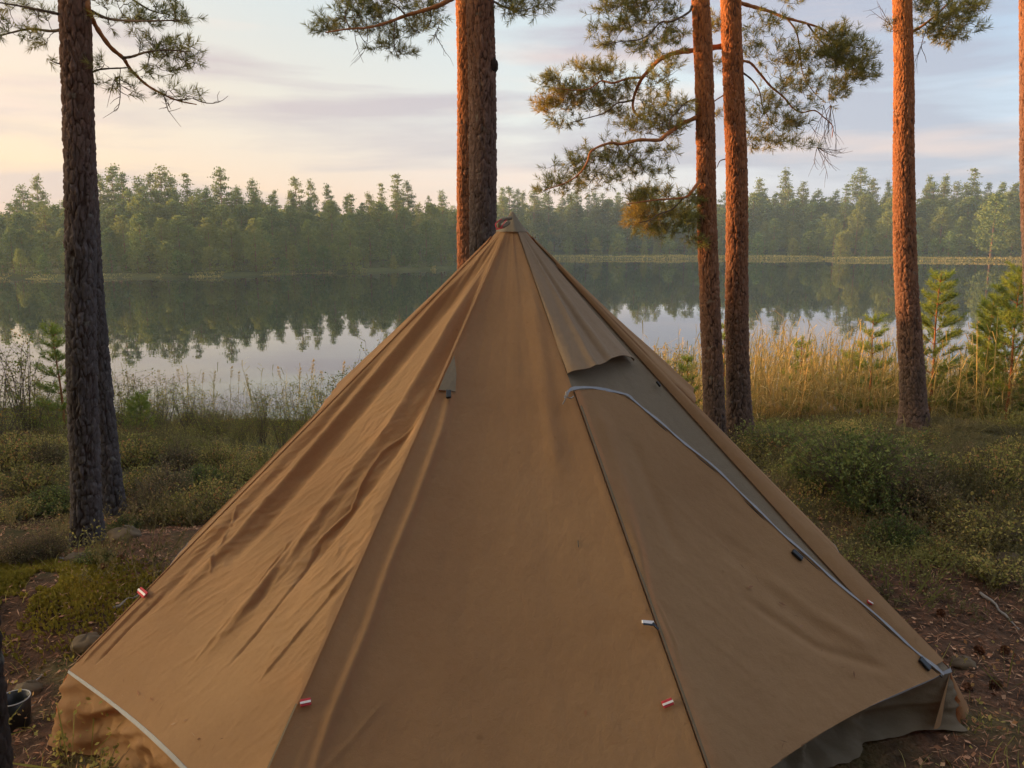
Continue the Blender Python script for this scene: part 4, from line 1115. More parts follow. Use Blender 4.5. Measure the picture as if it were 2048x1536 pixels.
BODY_L = [(-100, 425), (0, 420), (130, 415), (300, 398), (450, 402), (560, 405), (700, 412), (800, 415), (930, 412)]
BODY_R = [(980, 400), (1100, 408), (1300, 400), (1480, 392), (1600, 395), (1800, 390), (2100, 388)]
def row(px0, px1, step, dist, tbl, dy, protos, label, cat, group, wide=1.0, jit=14):
    px = px0
    while px < px1:
        D = dist(px) + rnd.uniform(-1.6, 2.5)
        y = skyline(px, tbl) + dy + rnd.uniform(-jit, jit)
        put_far(protos, px + rnd.uniform(-.4, .4) * step, D, H_for(px, y, D), label, cat, group, wide * rnd.uniform(.85, 1.2)); px += step * rnd.uniform(.8, 1.2)
dl = lambda px: float(far_d((px - 1024) / F * 100, 100))
row(-90, 960, 26, lambda p: dl(p) + 20, BODY_L, -14, TALL + SPIRE, 'pine in the second rank of the left far forest', 'pine tree', 'pines in the left far forest', 1.15)
row(-80, 960, 32, lambda p: dl(p) + 13, BODY_L, 4, BUSH + TALL[3:5], 'bushy pine in the middle of the left far forest', 'pine tree', 'bushy pines of the left far forest', 1.15)
row(-80, 960, 36, lambda p: dl(p) + 4.5, BODY_L, 40, BUSH + BIRCH[:1], 'bushy tree in the front rank of the left far forest', 'tree', 'front rank trees of the left far forest', 1.15)
row(-80, 950, 26, lambda p: dl(p) + 1.8, BODY_L, 92, BIRCH + SHORE, 'pale green young tree at the foot of the left far forest', 'tree', 'young trees on the left far shore', 1.0, 18)
row(985, 2110, 24, lambda p: dl(p) + 34, BODY_R, -14, TALL + SPIRE, 'pine in the second rank of the right far forest', 'pine tree', 'pines in the right far forest', 1.2)
row(985, 2110, 28, lambda p: dl(p) + 24, BODY_R, 8, BUSH + TALL[3:5], 'bushy pine in the middle of the right far forest', 'pine tree', 'bushy pines of the right far forest', 1.2)
row(985, 2110, 32, lambda p: dl(p) + 16, BODY_R, 38, BUSH + BIRCH[:1], 'bushy tree in the front rank of the right far forest', 'tree', 'front rank trees of the right far forest', 1.2)
row(985, 2110, 30, lambda p: dl(p) + 7, BODY_R, 76, BIRCH + SHORE, 'pale green young tree at the foot of the right far forest', 'tree', 'young trees on the right far shore', 1.0, 12)
# the broad sunlit pine at the right edge
put_far([TALL[3]], 2030, 128 + 4, H_for(2030, 392, 132), 'broad sunlit yellow green pine at the right edge of the far shore', 'pine tree', None, 1.35)
put_far([BUSH[1]], 1968, 134, H_for(1968, 388, 134), 'rounded yellowish tree next to the broad pine at the right edge', 'tree', None, 1.2)

def forest_mass(name, label, spots, mat=M['far'], q=.5, nclump=120):
    g = Geo()
    for (x, y, H, r) in spots:
        z0 = float(gz(x, y)); n = nclump
        z = H * (.08 + .92 * R.random(n)); t = z / H; th = R.random(n) * 6.28
        rr = r * np.sqrt(np.clip(1 - t ** 1.6, .02, 1)) * (.3 + .7 * R.random(n))
        cs = np.stack([x + rr * np.cos(th), y + rr * np.sin(th), z0 + z], -1); clumps(g, cs, .5, 7, q, .6)
        tube(g, [(x, y, z0 - .1), (x, y, z0 + H * .9)], [H * .014, .03], 5, .1)
    tag(g.build(name, mat), label, kind='stuff')
sp = []
for px in np.arange(-160, 980, 15):
    D = dl(px) + 32 + R.random() * 12; sp.append(((px - 1024) / F * D, D, H_for(px, skyline(px, BODY_L) + 2 + R.random() * 22, D), 1.9))
for px in np.arange(960, 2230, 13):
    D = dl(px) + 46 + R.random() * 14; sp.append(((px - 1024) / F * D, D, H_for(px, skyline(px, BODY_R) + 2 + R.random() * 20, D), 2.8))
forest_mass('forest', 'dark depth of the far forest behind the first ranks of trees', sp, q=.55)
# unseen wood left of and behind camera, partly added to shade tent and trunks
sp = []
for _ in range(24):
    x = -9.5 - R.random() * 4.5; sp.append((x, 3.75 + .287 * (-x) + 2.0 * R.random(), 4.6 + R.random() * 1.6, 1.0))
sp += [(-6.5 + R.random() * 13, -3.5 - R.random() * 8, 8 + R.random() * 5, 1.9) for _ in range(44)]
sp += [(-17 - R.random() * 4.5, 11.3 + R.random() * 4.2, 3.5 + R.random() * 1.0, 1.2) for _ in range(22)]  # low bushes added to shade the feet of the right trunks
sp += [(-10.2 - R.random() * 1.5, 8.3 + R.random() * .5, 6.5, .8) for _ in range(3)]  # crowns added to keep the thick trunk behind the tent in shade
for _ in range(60):
    x = -19 - R.random() * 9; sp.append((x, 7 + .26 * (-x) + R.random() * 7 - 1.5, 1.9 + R.random() * .9, 1.5))
forest_mass('forest', 'unseen wood round the camp, partly added to shade the tent and trunks', sp, q=.35, nclump=260)

# unseen leaf screen left of camp, added to filter the low sun onto the tent
g = Geo(); n = 36000
x = -9.2 - R.random(n) * 4.5; y = 3.9 + (-11 - x) * -.287 * 1.0 - .0 + R.random(n) * 3.3 - .35; z = gz(x, y) + .6 + 4.2 * R.random(n)
leaves(g, np.stack([x, y, z], -1), .085, .7, (0, 0, .2), R.random(n))
for q in range(26):
    tx = -9.4 - R.random() * 4; ty = 3.9 + (11 + tx) * -.287 + R.random() * 3; tz = float(gz(tx, ty)); tube(g, [(tx, ty, tz - .1), (tx + .1, ty, tz + 2.4), (tx, ty + .1, tz + 4.8)], [.03, .02, .006], 5, .1)
tag(g.build('sun_filter_leaves', M['birch']), 'unseen screen of leaves and stems added to filter the low sun', kind='stuff')

# bog fringe on the far shores
g = Geo(); n = 26000
px = R.random(n) ** .75 * 2250 - 100; D = np.array([0.0] * n)
fd = far_d((px - 1024) / F * 100, 100); D = fd; x = (px - 1024) / F * D; D = fd + far_off(x) - .6 + R.random(n) ** 1.8 * np.where(px > 1000, 6.5, 1.6); z = gz(x, D); h = (.10 + .28 * R.random(n)) * (.5 + fbm(x / 6, x * 0, 4) * 1.2)
dr = unit(n, (0, 0, 3.0)); h = h * np.where(px > 1000, 1, .45 * (fbm(px / 60, px * 0, 5) > .42)) + .03; c = np.stack([x, D, z], -1) + dr * (h * .5)[:, None]
leaves(g, c, h, .28, (0, -1, 0), R.random(n), direc=dr)
tag(g.build('sedge', M['sedge']), 'yellowish sedge fringe along the far waterline', kind='stuff')

# ------------------------------------------------------------------ near vegetation
TC = np.array([0.0, 3.22])
def outside_tent(x, y, m=.02):
    out = np.zeros(np.shape(x), bool)
    for f in FACES:
        o_ = np.cross(f.b - f.a, [0, 0, 1.0]); o_ = o_ / np.linalg.norm(o_) * (1 if np.dot(o_, f.n) > 0 else -1)
        out |= (x - f.a[0]) * o_[0] + (y - f.a[1]) * o_[1] > (.02 + m)
    return out
def in_view(x, y, pad=.75):
    return np.abs(x) < .72 * np.maximum(y, .5) + pad
def scatter(n, x0, x1, y0, y1, dens=None):
    x = x0 + (x1 - x0) * R.random(n); y = y0 + (y1 - y0) * R.random(n)
    k = outside_tent(x, y) & in_view(x, y) & (y < near_shore(x) + .2)
    for (tx, ty, tr) in ((-2.44, 4.4, .17), (-2.72, 5.2, .15), (2.2, 7.45, .16), (1.88, 7.25, .16), (4.25, 8.2, .18), (-.33, 6.1, .17), (-.42, 7.4, .14)):
        k &= np.hypot(x - tx, y - ty) > tr
    if dens is not None: k &= R.random(n) < dens(x, y)
    return x[k], y[k]

def bilberry():
    g = Geo()
    def dens(x, y):
        nz = fbm(x * .9, y * .9, 201, 3); b = np.clip((nz - .36) * 4.5, 0, 1)
        bare_l = ((x < -1.0) & (y < 3.9)) * .78; bare_r = ((x > 1.2) & (y < 3.7)) * .80
        return b * (1 - bare_l) * (1 - bare_r) * np.clip((11 - y) / 3, 0, 1)
    x, y = scatter(9000, -9, 9, 1.6, 11, dens)
    n = len(x); K = 46
    hh = (.05 + .20 * np.clip(fbm(x * 1.2, y * 1.2, 33) * 1.8 - .4, 0, 1)) * (.8 + .5 * R.random(n)); rr = .08 + .09 * R.random(n)
    q = R.normal(size=(n, K, 3)) * np.stack([rr, rr, rr * 0], -1)[:, None, :] * .6
    zz = (.2 + .8 * R.random((n, K)) ** .7) * hh[:, None]
    c = np.stack([x[:, None] + q[..., 0], y[:, None] + q[..., 1], np.zeros((n, K))], -1)
    c[..., 2] = gz(c[..., 0], c[..., 1]) + zz
    tn = np.clip(fbm(x * 1.1 + 9, y * 1.1, 44)[:, None] * 1.4 - .35 + R.random((n, K)) * .45, 0, 1)
    sz = (.012 + .010 * R.random(n * K)) * np.repeat(1 + .35 * np.clip((y - 4) / 6, 0, 1), K)
    leaves(g, c.reshape(-1, 3), sz, .62, (0, 0, 1.4), tn.reshape(-1))
    # stems
    m = n * 5; i = np.repeat(np.arange(n), 5); a = np.stack([x[i] + R.normal(size=m) * .02, y[i] + R.normal(size=m) * .02, 0 * x[i]], -1)
    a[:, 2] = gz(a[:, 0], a[:, 1]); d = unit(m, (0, 0, 2.2)); L = hh[i]
    leaves(g, a + d * L[:, None] * .5, L, .03, (0, -1, 0), np.full(m, .25), direc=d)
    tag(g.build('bilberry_undergrowth', M['bilberry']), 'low bilberry and lingonberry leaves covering the forest floor', kind='stuff')
bilberry()

def heather():
    g = Geo()
    def dens(x, y):
        nz = fbm(x * .7 + 40, y * .7, 211, 3)
        return np.clip((nz - .34) * 4, 0, 1) * np.where(x > 0, 1, .75) * np.clip((y - 3.3) / .8, 0, 1) * np.clip((14.8 - y) / 1.0, 0, 1)
    x, y = scatter(17000, -11, 11, 3.2, 15, dens); n = len(x); K = 16; J = 10
    hh = (.07 + .21 * np.clip(fbm(x * 1.1, y * 1.1, 35) * 1.8 - .4, 0, 1)) * (.7 + .5 * R.random(n))
    i = np.repeat(np.arange(n), K); m = len(i)
    a = np.stack([x[i] + R.normal(size=m) * .05, y[i] + R.normal(size=m) * .05, 0 * x[i]], -1); a[:, 2] = gz(a[:, 0], a[:, 1])
    d = unit(m, (0, 0, 2.6)); L = hh[i] * (.6 + .5 * R.random(m))
    tb = np.clip(fbm(x * 1.3, y * 1.3, 47) * 1.3 - .3, 0, 1)[i]
    leaves(g, a + d * L[:, None] * .5, L, .018, (0, -1, 0), tb * .5 + .3, direc=d)
    t = R.random((m, J)) * .85 + .15
    c = a[:, None, :] + d[:, None, :] * (t * L[:, None])[..., None] + R.normal(size=(m, J, 3)) * .006
    leaves(g, c.reshape(-1, 3), .014 + .010 * R.random(m * J), .42, (0, 0, .3), np.clip(np.repeat(tb, J) + R.random(m * J) * .4 - .1, 0, 1), direc=unit(m * J, (0, 0, 1.6)))
    tag(g.build('heather_undergrowth', M['heather']), 'dark green wiry heather clumps between the pines', kind='stuff')
heather()

def blades(n, x0, x1, y0, y1, h0, h1, w, mat, name, label, dens, lean=3.0, seed=0, bend=.35, tint0=0., tint1=1.):
    g = Geo(); x, y = scatter(n, x0, x1, y0, y1, dens); n = len(x)
    z = gz(x, y); L = h0 + (h1 - h0) * R.random(n) * (.4 + .9 * fbm(x * .8, y * .8, 301 + seed))
    d = unit(n, (0, 0, lean)); side = np.cross(d, unit(n)); side /= np.linalg.norm(side, axis=1)[:, None]
    bd = unit(n) * np.array([1, 1, .1]); a = np.stack([x, y, z - .01], -1)
    lv = []
    for k, t in enumerate((0, .4, .75, 1.0)):
        p = a + d * (L * t)[:, None] + bd * (bend * L * t * t)[:, None] - np.array([0, 0, 1]) * (bend * .5 * L * t ** 3)[:, None]
        ww = w * (1 - t) ** .6 * .5 + .0004
        lv += [p - side * ww, p + side * ww]
    v = np.stack(lv, 1).reshape(-1, 3); b = np.arange(n)[:, None] * 8
    f = np.concatenate([b + np.array([[0, 1, 3, 2]]), b + np.array([[2, 3, 5, 4]]), b + np.array([[4, 5, 7, 6]])])
    g.add(v, f, np.repeat(tint0 + (tint1 - tint0) * np.clip(fbm(x, y, 401 + seed) * .8 + R.random(n) * .5 - .2, 0, 1), 8))
    tag(g.build(name, mat), label, kind='stuff')
blades(30000, -11, 10, 7.5, 15, .10, .40, .005, M['sedge'], 'grass', 'thin grass growing between the shrubs and the shore',
       lambda x, y: np.clip((fbm(x * .6, y * .6, 221) - .25) * 3, 0, 1) * np.clip((y - 7.5) / 3, .05, 1))
blades(2600, -2.2, 2.4, 1.3, 5.2, .04, .12, .004, M['sedge'], 'grass', 'short grass fringe along the tent skirt', lambda x, y: (np.hypot(x, y - 3.22) < 1.95) * np.clip((fbm(x * 2, y * 2, 229) - .35) * 4, 0, 1), seed=6)
blades(2600, -5, 6, 2.0, 7, .04, .15, .004, M['sedge'], 'grass', 'sparse short grass on the near forest floor', lambda x, y: np.clip((fbm(x * 1.1, y * 1.1, 223) - .42) * 4, 0, 1), seed=4)
# moss on the bank
g = Geo(); n = 26000
x = -2.5 + R.normal(size=n) * .42; y = 3.42 + R.normal(size=n) * .16; k = (fbm(x * 4, y * 4, 231) > .34) & outside_tent(x, y)
x, y = x[k], y[k]; d = unit(len(x), (0, 0, 2)); L = .016 + .016 * R.random(len(x))
leaves(g, np.stack([x, y, gz(x, y)], -1) + d * (L * .4)[:, None], L, .5, (0, -1, 0), np.clip(fbm(x * 5, y * 5, 3) + R.random(len(x)) * .3 - .1, 0, 1), direc=d)
tag(g.build('moss', M['moss']), 'yellow green moss cushion on the low bank left of the tent', kind='stuff')
# litter: fallen needles, bark flakes, bits of twig
g = Geo()
x, y = scatter(90000, -4.2, 4.4, 1.3, 6.0, lambda x, y: np.clip(1.6 - y / 5, .15, 1)); n = len(x)
d = unit(n) * np.array([1, 1, .35]); d /= np.linalg.norm(d, axis=1)[:, None]
kind = R.random(n); L = np.where(kind < .8, .022 + .03 * R.random(n), .012 + .02 * R.random(n)); asp = .09
c = np.stack([x, y, gz(x, y) + .004 + .012 * R.random(n)], -1)
k = kind < .8
leaves(g, c[k], L[k], .085, (0, 0, 3), R.random(k.sum()), direc=d[k]); leaves(g, c[~k], L[~k], .6, (0, 0, 3), R.random((~k).sum()), direc=d[~k])
tag(g.build('needle_litter', M['litter']), 'reddish brown fallen pine needles and bark flakes on the ground', kind='stuff')

# reeds
def reed_bed(n, x0, x1, dens, hs, seed):
    g = Geo(); x = x0 + (x1 - x0) * R.random(n); y = 8.6 + 7.1 * R.random(n)
    k = in_view(x, y, 1.2) & (R.random(n) < dens(x, y)); x, y = x[k], y[k]; n = len(x)
    z = np.maximum(gz(x, y), -1.9); H = hs * (.45 + .75 * R.random(n) ** 1.3) * (.85 + .3 * fbm(x * .7, y * .7, 9))
    d = unit(n, (0, 0, 7.5)); a = np.stack([x, y, z], -1); top = a + d * H[:, None]
    tb = np.clip(-.05 + .95 * fbm(x * 1.1 + seed, y * 1.1, 17) + R.random(n) * .35 - .15, 0, 1)
    leaves(g, (a + top) / 2, H, .009, (0, -1, 0), tb * .8 + .2, direc=d)
    J = 7; t = .22 + .72 * R.random((n, J)); base = a[:, None, :] + d[:, None, :] * (t * H[:, None])[..., None]
    ld = unit(n * J, (0, 0, .9)).reshape(n, J, 3); LL = (.16 + .20 * R.random((n, J)))
    p1 = base + ld * (LL * .55)[..., None]; e2 = ld * np.array([1.1, 1.1, .1]); p2 = p1 + e2 * (LL * .5)[..., None] - np.array([0, 0, 1]) * (LL * .10)[..., None]
    s = np.cross(ld, np.array([0, 0, 1.0])); s /= np.linalg.norm(s, axis=-1, keepdims=True) + 1e-9; w = .0055
    v = np.stack([base - s * w * .7, base + s * w * .7, p1 + s * w, p1 - s * w, p2 + s * .0006, p2 - s * .0006], 2).reshape(-1, 3)
    b = np.arange(n * J)[:, None] * 6; f = np.concatenate([b + np.array([[0, 1, 2, 3]]), b + np.array([[3, 2, 4, 5]])])
    g.add(v, f, np.repeat(np.clip(np.repeat(tb, J) + R.normal(size=n * J) * .12, 0, 1), 6))
    return g
g = reed_bed(8200, 1.5, 12, lambda x, y: np.clip((x - 1.6) / 1.5, 0, 1) * (.6 + .5 * fbm(x * .8, y * .8, 5)) * np.clip((y - 9.3 + .9 * np.clip((x - 4) / 2, 0, 1)) / 1.0, 0, 1), 1.3, 3)
tag(g.build('reeds', M['reed']), 'dense golden reed bed along the shore right of the tent', kind='stuff')
g = reed_bed(520, -11, 1.5, lambda x, y: (y > 12.5) * .8, 1.0, 8)
tag(g.build('reeds', M['sedge']), 'thin greenish reeds along the shore left of the tent', kind='stuff')

def plumed_reed():
    g = Geo(); H = 1.0; root = empty('reed')
    t = np.linspace(0, 1, 8)[:, None]; st = np.hstack([.06 * t ** 2, .0 * t, t * H]); tube(g, st, np.linspace(.0042, .0018, 8), 4, .6)
    for k in range(6):
        z = .30 + .11 * k; th = k * 2.4 + R.random(); dd = np.array([math.cos(th), math.sin(th) * .6, .9]); dd /= np.linalg.norm(dd); L = .20 + .08 * R.random()
        b = np.array([.06 * z * z, 0, z]); p = b + dd * L * .6; e = p + np.array([dd[0], dd[1], -.05]) * L * .5; s = np.array([-dd[1], dd[0], 0]) * .008
        g.add([b - s * .5, b + s * .5, p + s, p - s, e], [[0, 1, 2, 3]], .45); g.add([p - s, p + s, e], [[0, 1, 2]], .45)
    o = g.build('stalk', M['reed'], root)
    g = Geo(); n = 90; tt = R.random(n); c = np.stack([.055 + .03 * tt + R.normal(size=n) * .018 * (1 - tt * .6), R.normal(size=n) * .016, .90 + .20 * tt], -1)
    leaves(g, c, .035, .16, (0, -1, 0), .4 + .5 * R.random(n), direc=unit(n, (.8, 0, 1.6)))
    g.build('plume', M['reed'], root); return root
RP = plumed_reed(); first = True
for (px, ytop, Y) in [(262, 742, 11.5), (272, 748, 12.2), (322, 740, 12), (342, 752, 12.6), (362, 738, 12.2), (398, 745, 12), (422, 742, 12.8), (455, 732, 12.5), (472, 742, 13), (500, 748, 12.4), (565, 732, 12.6), (592, 735, 13),
                      (616, 718, 12.4), (648, 742, 12.8), (678, 722, 12.6), (1318, 690, 12), (1338, 692, 12.8), (1358, 705, 13), (1540, 662, 12.5), (1556, 680, 12), (1566, 685, 13), (1525, 705, 12), (1662, 688, 12), (1675, 686, 12.6),
                      (1640, 712, 13), (1710, 674, 12), (1736, 694, 12.5), (1945, 642, 12), (1972, 662, 12.4), (1958, 668, 13), (1610, 705, 12.4), (1596, 712, 12), (1696, 700, 12.6), (2010, 690, 12.2), (1990, 672, 12.8)]:
    o = RP if first else copy_tree(RP); first = False
    P = at(px, ytop, Y); z0 = max(float(gz(P[0], Y)), WZ - .1); s = (P[2] - z0) / 1.1
    o.location = (P[0], Y, z0); o.scale = (max(s, .4) * .9, max(s, .4) * .9, max(s, .4)); o.rotation_euler = (0, 0, rnd.uniform(-.6, .6) + (math.pi if rnd.random() < .4 else 0))
    side = 'left' if px < 1000 else 'right'
    tag(o, f'tall plumed reed against the water {side} of the tent', 'reed', f'plumed reeds {side} of the tent')

# leafy shrubs
def shrub(H, rad, nst, nl, mat='leaf', ls=.026):
    root = empty('leafy_shrub'); g = Geo(); L = Geo()
    for i in range(nst):
        th = R.random() * 6.28; lean = rad * R.random() ** .5
        a = np.array([R.normal() * .03, R.normal() * .03, 0]); e = np.array([math.cos(th) * lean, math.sin(th) * lean, H * (.65 + .4 * R.random())])
        t = np.linspace(0, 1, 7)[:, None]; mid = (a + e) / 2 + np.array([0, 0, .1 * H]) + R.normal(size=3) * .04
        Q = a * (1 - t) ** 2 + 2 * mid * t * (1 - t) + e * t ** 2; tube(g, Q, np.linspace(.006, .0016, 7), 4, cap=False)
        for w in range(5):
            b = Q[2 + w % 5]; q = b + np.array([R.normal() * .12, R.normal() * .12, .05 + .1 * R.random()]) * (H / 1.0) ** .5
            tube(g, [b, (b + q) / 2 + R.normal(size=3) * .01, q], [.0025, .002, .001], 3, cap=False)
            m = nl // 5; s = .2 + .9 * R.random(m)[:, None]; L_ = b + (q - b) * s + R.normal(size=(m, 3)) * .028
            leaves(L, L_, ls * (.7 + .6 * R.random(m)), .55, (0, 0, .8), np.clip(.25 + .6 * R.random(m) + R.normal() * .12, 0, 1))
    g.build('stems', M['limb_grey'], root); L.build('leaves', M[mat], root); return root
SHP = [shrub(1.0, .38, 16, 60), shrub(1.0, .5, 20, 50), shrub(1.0, .3, 12, 45)]
SU = set()
def put_shrub(px, ytop, Y, label, group, k=0, wide=1.0, name=None):
    p = SHP[k]; o = copy_tree(p) if k in SU else p; SU.add(k)
    P = at(px, ytop, Y); z0 = max(float(gz(P[0], Y)), WZ) - .02; s = max(.25, (P[2] - z0))
    o.location = (P[0], Y, z0); o.scale = (s * wide, s * wide, s); o.rotation_euler = (0, 0, rnd.random() * 6.28)
    tag(o, label, 'shrub', group)
put_shrub(28, 690, 8.6, 'tall leafy green shrub at the left edge before the water', None, 0, 1.0)
put_shrub(-20, 720, 8.2, 'leafy shrub half cut by the left edge of the photo', None, 1, 1.0)
put_shrub(735, 690, 11.0, 'sparse dark leafed shrub silhouetted beside the left slope of the tent', None, 2, .7)
put_shrub(750, 725, 10.4, 'second sparse shrub touching the left slope of the tent', None, 2, .8)
EX = [(rnd.uniform(-20, 690), rnd.uniform(775, 860), rnd.uniform(8.6, 13.2)) for _ in range(34)]
for (px, yt, Y) in EX + [(240, 755, 10), (285, 770, 10.6), (318, 762, 10.2), (365, 772, 10.8), (400, 790, 10), (440, 800, 11), (480, 792, 10.6), (520, 802, 10.2), (555, 795, 11), (600, 782, 10.6), (645, 772, 10.8), (675, 765, 10.2),
                    (700, 752, 10.6), (560, 830, 9.4), (620, 815, 9.5), (480, 840, 9.2), (400, 850, 9.0), (330, 835, 9.3), (270, 820, 9.0), (660, 810, 9.6), (60, 800, 8.6), (110, 830, 8.4), (20, 820, 8.0)]:
    put_shrub(px, yt, Y, 'low yellowing shrub in the belt along the shore left of the tent', 'low shrubs along the left shore', rnd.randrange(2), 1.1)
for (px, yt, Y) in [(1345, 712, 10.6), (1370, 728, 10.2), (1520, 800, 9.8), (1600, 810, 10), (1700, 800, 9.8), (1760, 790, 10), (1900, 800, 10), (1980, 800, 9.8), (2040, 790, 9.6), (1660, 830, 9.4), (1560, 835, 9.2), (1940, 835, 9.2)]:
    put_shrub(px, yt, Y, 'low shrub at the foot of the reed bed right of the tent', 'low shrubs by the right reed bed', rnd.randrange(2), .9)

# bushy green sprigs on the near ground
def sprig_bush(name, px, py, Y, H, rad, n, label, mat='bilberry', ls=.02):
    P = at(px, py, Y); x, y = P[0], Y; root = empty(name, (x, y, float(gz(x, y)))); g = Geo(); L = Geo()
    for i in range(n):
        th = R.random() * 6.28; lean = rad * R.random() ** .6; e = np.array([math.cos(th) * lean, math.sin(th) * lean, H * (.5 + .5 * R.random())])
        t = np.linspace(0, 1, 5)[:, None]; a = e * .15 * np.array([1, 1, 0]); mid = (a + e) / 2 + [0, 0, .15 * H]; Q = a * (1 - t) ** 2 + 2 * mid * t * (1 - t) + e * t ** 2
        tube(g, Q, np.linspace(.002, .0008, 5), 3, cap=False); m = 12; s = R.random(m); c = Q[np.minimum((s * 5).astype(int), 4)] + R.normal(size=(m, 3)) * .012
        leaves(L, c, ls * (.7 + .6 * R.random(m)), .6, (0, 0, 1.0), np.clip(.2 + .7 * R.random(m), 0, 1))
    g.build('stems', M['limb_grey'], root); L.build('leaves', M[mat], root); tag(root, label, 'plant'); return root
sprig_bush('lingonberry_bush', 175, 1450, 2.22, .13, .12, 60, 'small glossy lingonberry bush against the left corner of the tent skirt', ls=.018)
sprig_bush('bilberry_bush', 112, 1425, 2.4, .12, .03, 6, 'single bright green sprig left of the tent corner', ls=.022)
sprig_bush('bilberry_bush', 1700, 1060, 4.9, .45, .55, 420, 'dark green mound of bushes right of the tent slope', 'bush', .024)
sprig_bush('bilberry_bush', 1560, 905, 6.6, .35, .40, 260, 'green bush at the foot of the close pair of trunks', 'bush', .022)
sprig_bush('bilberry_bush', 1985, 1180, 3.7, .16, .16, 60, 'pale green leafy plant on the right among needle litter', ls=.02)
sprig_bush('bilberry_bush', 1960, 1110, 4.2, .22, .3, 120, 'leafy bilberry patch above the pale leafy plant at the right', ls=.02)

# knee-high clumps standing out of the undergrowth
def bush_proto(mat, n, ls, H=.30, rad=.24):
    root = empty('dwarf_shrub'); g = Geo(); L = Geo()
    for i in range(n):
        th = R.random() * 6.28; lean = rad * R.random() ** .6; hh = H * (.45 + .55 * R.random()) * (1 - .45 * (lean / rad) ** 2); e = np.array([math.cos(th) * lean, math.sin(th) * lean, hh])
        t = np.linspace(0, 1, 5)[:, None]; a = e * .35 * np.array([1, 1, 0]); mid = (a + e) / 2 + [0, 0, .1 * H]; Q = a * (1 - t) ** 2 + 2 * mid * t * (1 - t) + e * t ** 2
        tube(g, Q, np.linspace(.0022, .0008, 5), 3, cap=False); m = 16; q = R.random(m) ** .7; c = np.stack([np.interp(q, np.linspace(0, 1, 5), Q[:, k]) for k in range(3)], -1) + R.normal(size=(m, 3)) * .011
        leaves(L, c, ls * (.7 + .6 * R.random(m)), .55, (0, 0, .9), np.clip(.1 + .75 * R.random() + .25 * R.normal(size=m), 0, 1), direc=unit(m, (0, 0, .7)))
    g.build('stems', M['limb_grey'], root); L.build('leaves', M[mat], root); return root
BP = {'bush': bush_proto('bush', 190, .020), 'bilberry': bush_proto('bilberry', 150, .019), 'heather': bush_proto('heather', 230, .014, .34, .2)}
BL = {'bush': 'dark green knee-high dwarf shrub in the undergrowth', 'bilberry': 'yellow green bilberry clump in the undergrowth', 'heather': 'brownish heather clump in the undergrowth'}
BU = set()
BS = [(1600, 900, 6.2, 1), (1640, 960, 5.6, 1.2), (1700, 940, 5.9, 1.3), (1760, 1000, 5.2, 1.3), (1690, 1010, 5.2, 1.4), (1740, 1090, 4.6, 1.2), (1640, 1010, 5.2, 1.2), (1820, 1100, 4.6, 1), (1800, 950, 6, 1), (1870, 1050, 5, 1), (1560, 905, 6.4, 1),
      (1530, 900, 6.5, .9), (1930, 960, 6, 1.1), (1990, 1000, 5.6, 1.1), (2030, 940, 6.2, 1), (1900, 1120, 4.4, .9), (1970, 1060, 4.9, 1), (2020, 1110, 4.5, .9), (1780, 1160, 4.2, .8), (1850, 900, 7, 1),
      (280, 950, 5.8, 1), (330, 960, 5.7, 1.1), (400, 940, 6, 1), (460, 930, 6.2, 1), (300, 1010, 5.1, .9), (370, 1020, 5, .9), (430, 1000, 5.2, 1), (60, 960, 5.6, 1), (110, 1000, 5.2, .9), (30, 1020, 5, .9), (90, 900, 6.4, 1.1), (20, 900, 6.4, 1.1),
      (270, 890, 6.8, 1.1), (350, 880, 7, 1.1), (430, 870, 7.1, 1.1), (520, 880, 7, 1.1), (480, 900, 6.6, 1), (250, 1060, 4.7, .6), (200, 1190, 3.7, .45), (100, 1180, 3.8, .5), (40, 1190, 3.7, .5), (1960, 1220, 3.8, .5), (1870, 1180, 4, .6)]
for i, (px, py, Y, sc_) in enumerate(BS):
    kd = ('bush' if 1580 < px < 1800 and rnd.random() < .75 else rnd.choice(['bilberry', 'heather', 'bilberry'])) if px > 1000 else rnd.choice(['bilberry', 'bilberry', 'heather', 'bush'])
    p = BP[kd]; o = copy_tree(p) if kd in BU else p; BU.add(kd)
    P = at(px, py, Y); x = P[0]; o.location = (x, Y, float(gz(x, Y)) - .01); q = sc_ * rnd.uniform(.8, 1.2); o.scale = (q * rnd.uniform(.9, 1.25), q, q * rnd.uniform(.8, 1.15)); o.rotation_euler = (0, 0, rnd.random() * 6.28)
    side = 'left' if px < 1000 else 'right'; tag(o, f'{BL[kd]} {side} of the tent', 'shrub', f'{kd if kd != "bush" else "dark green"} clumps {side} of the tent')
for kd in BP:
    if kd not in BU: tag(BP[kd], BL[kd], 'shrub')

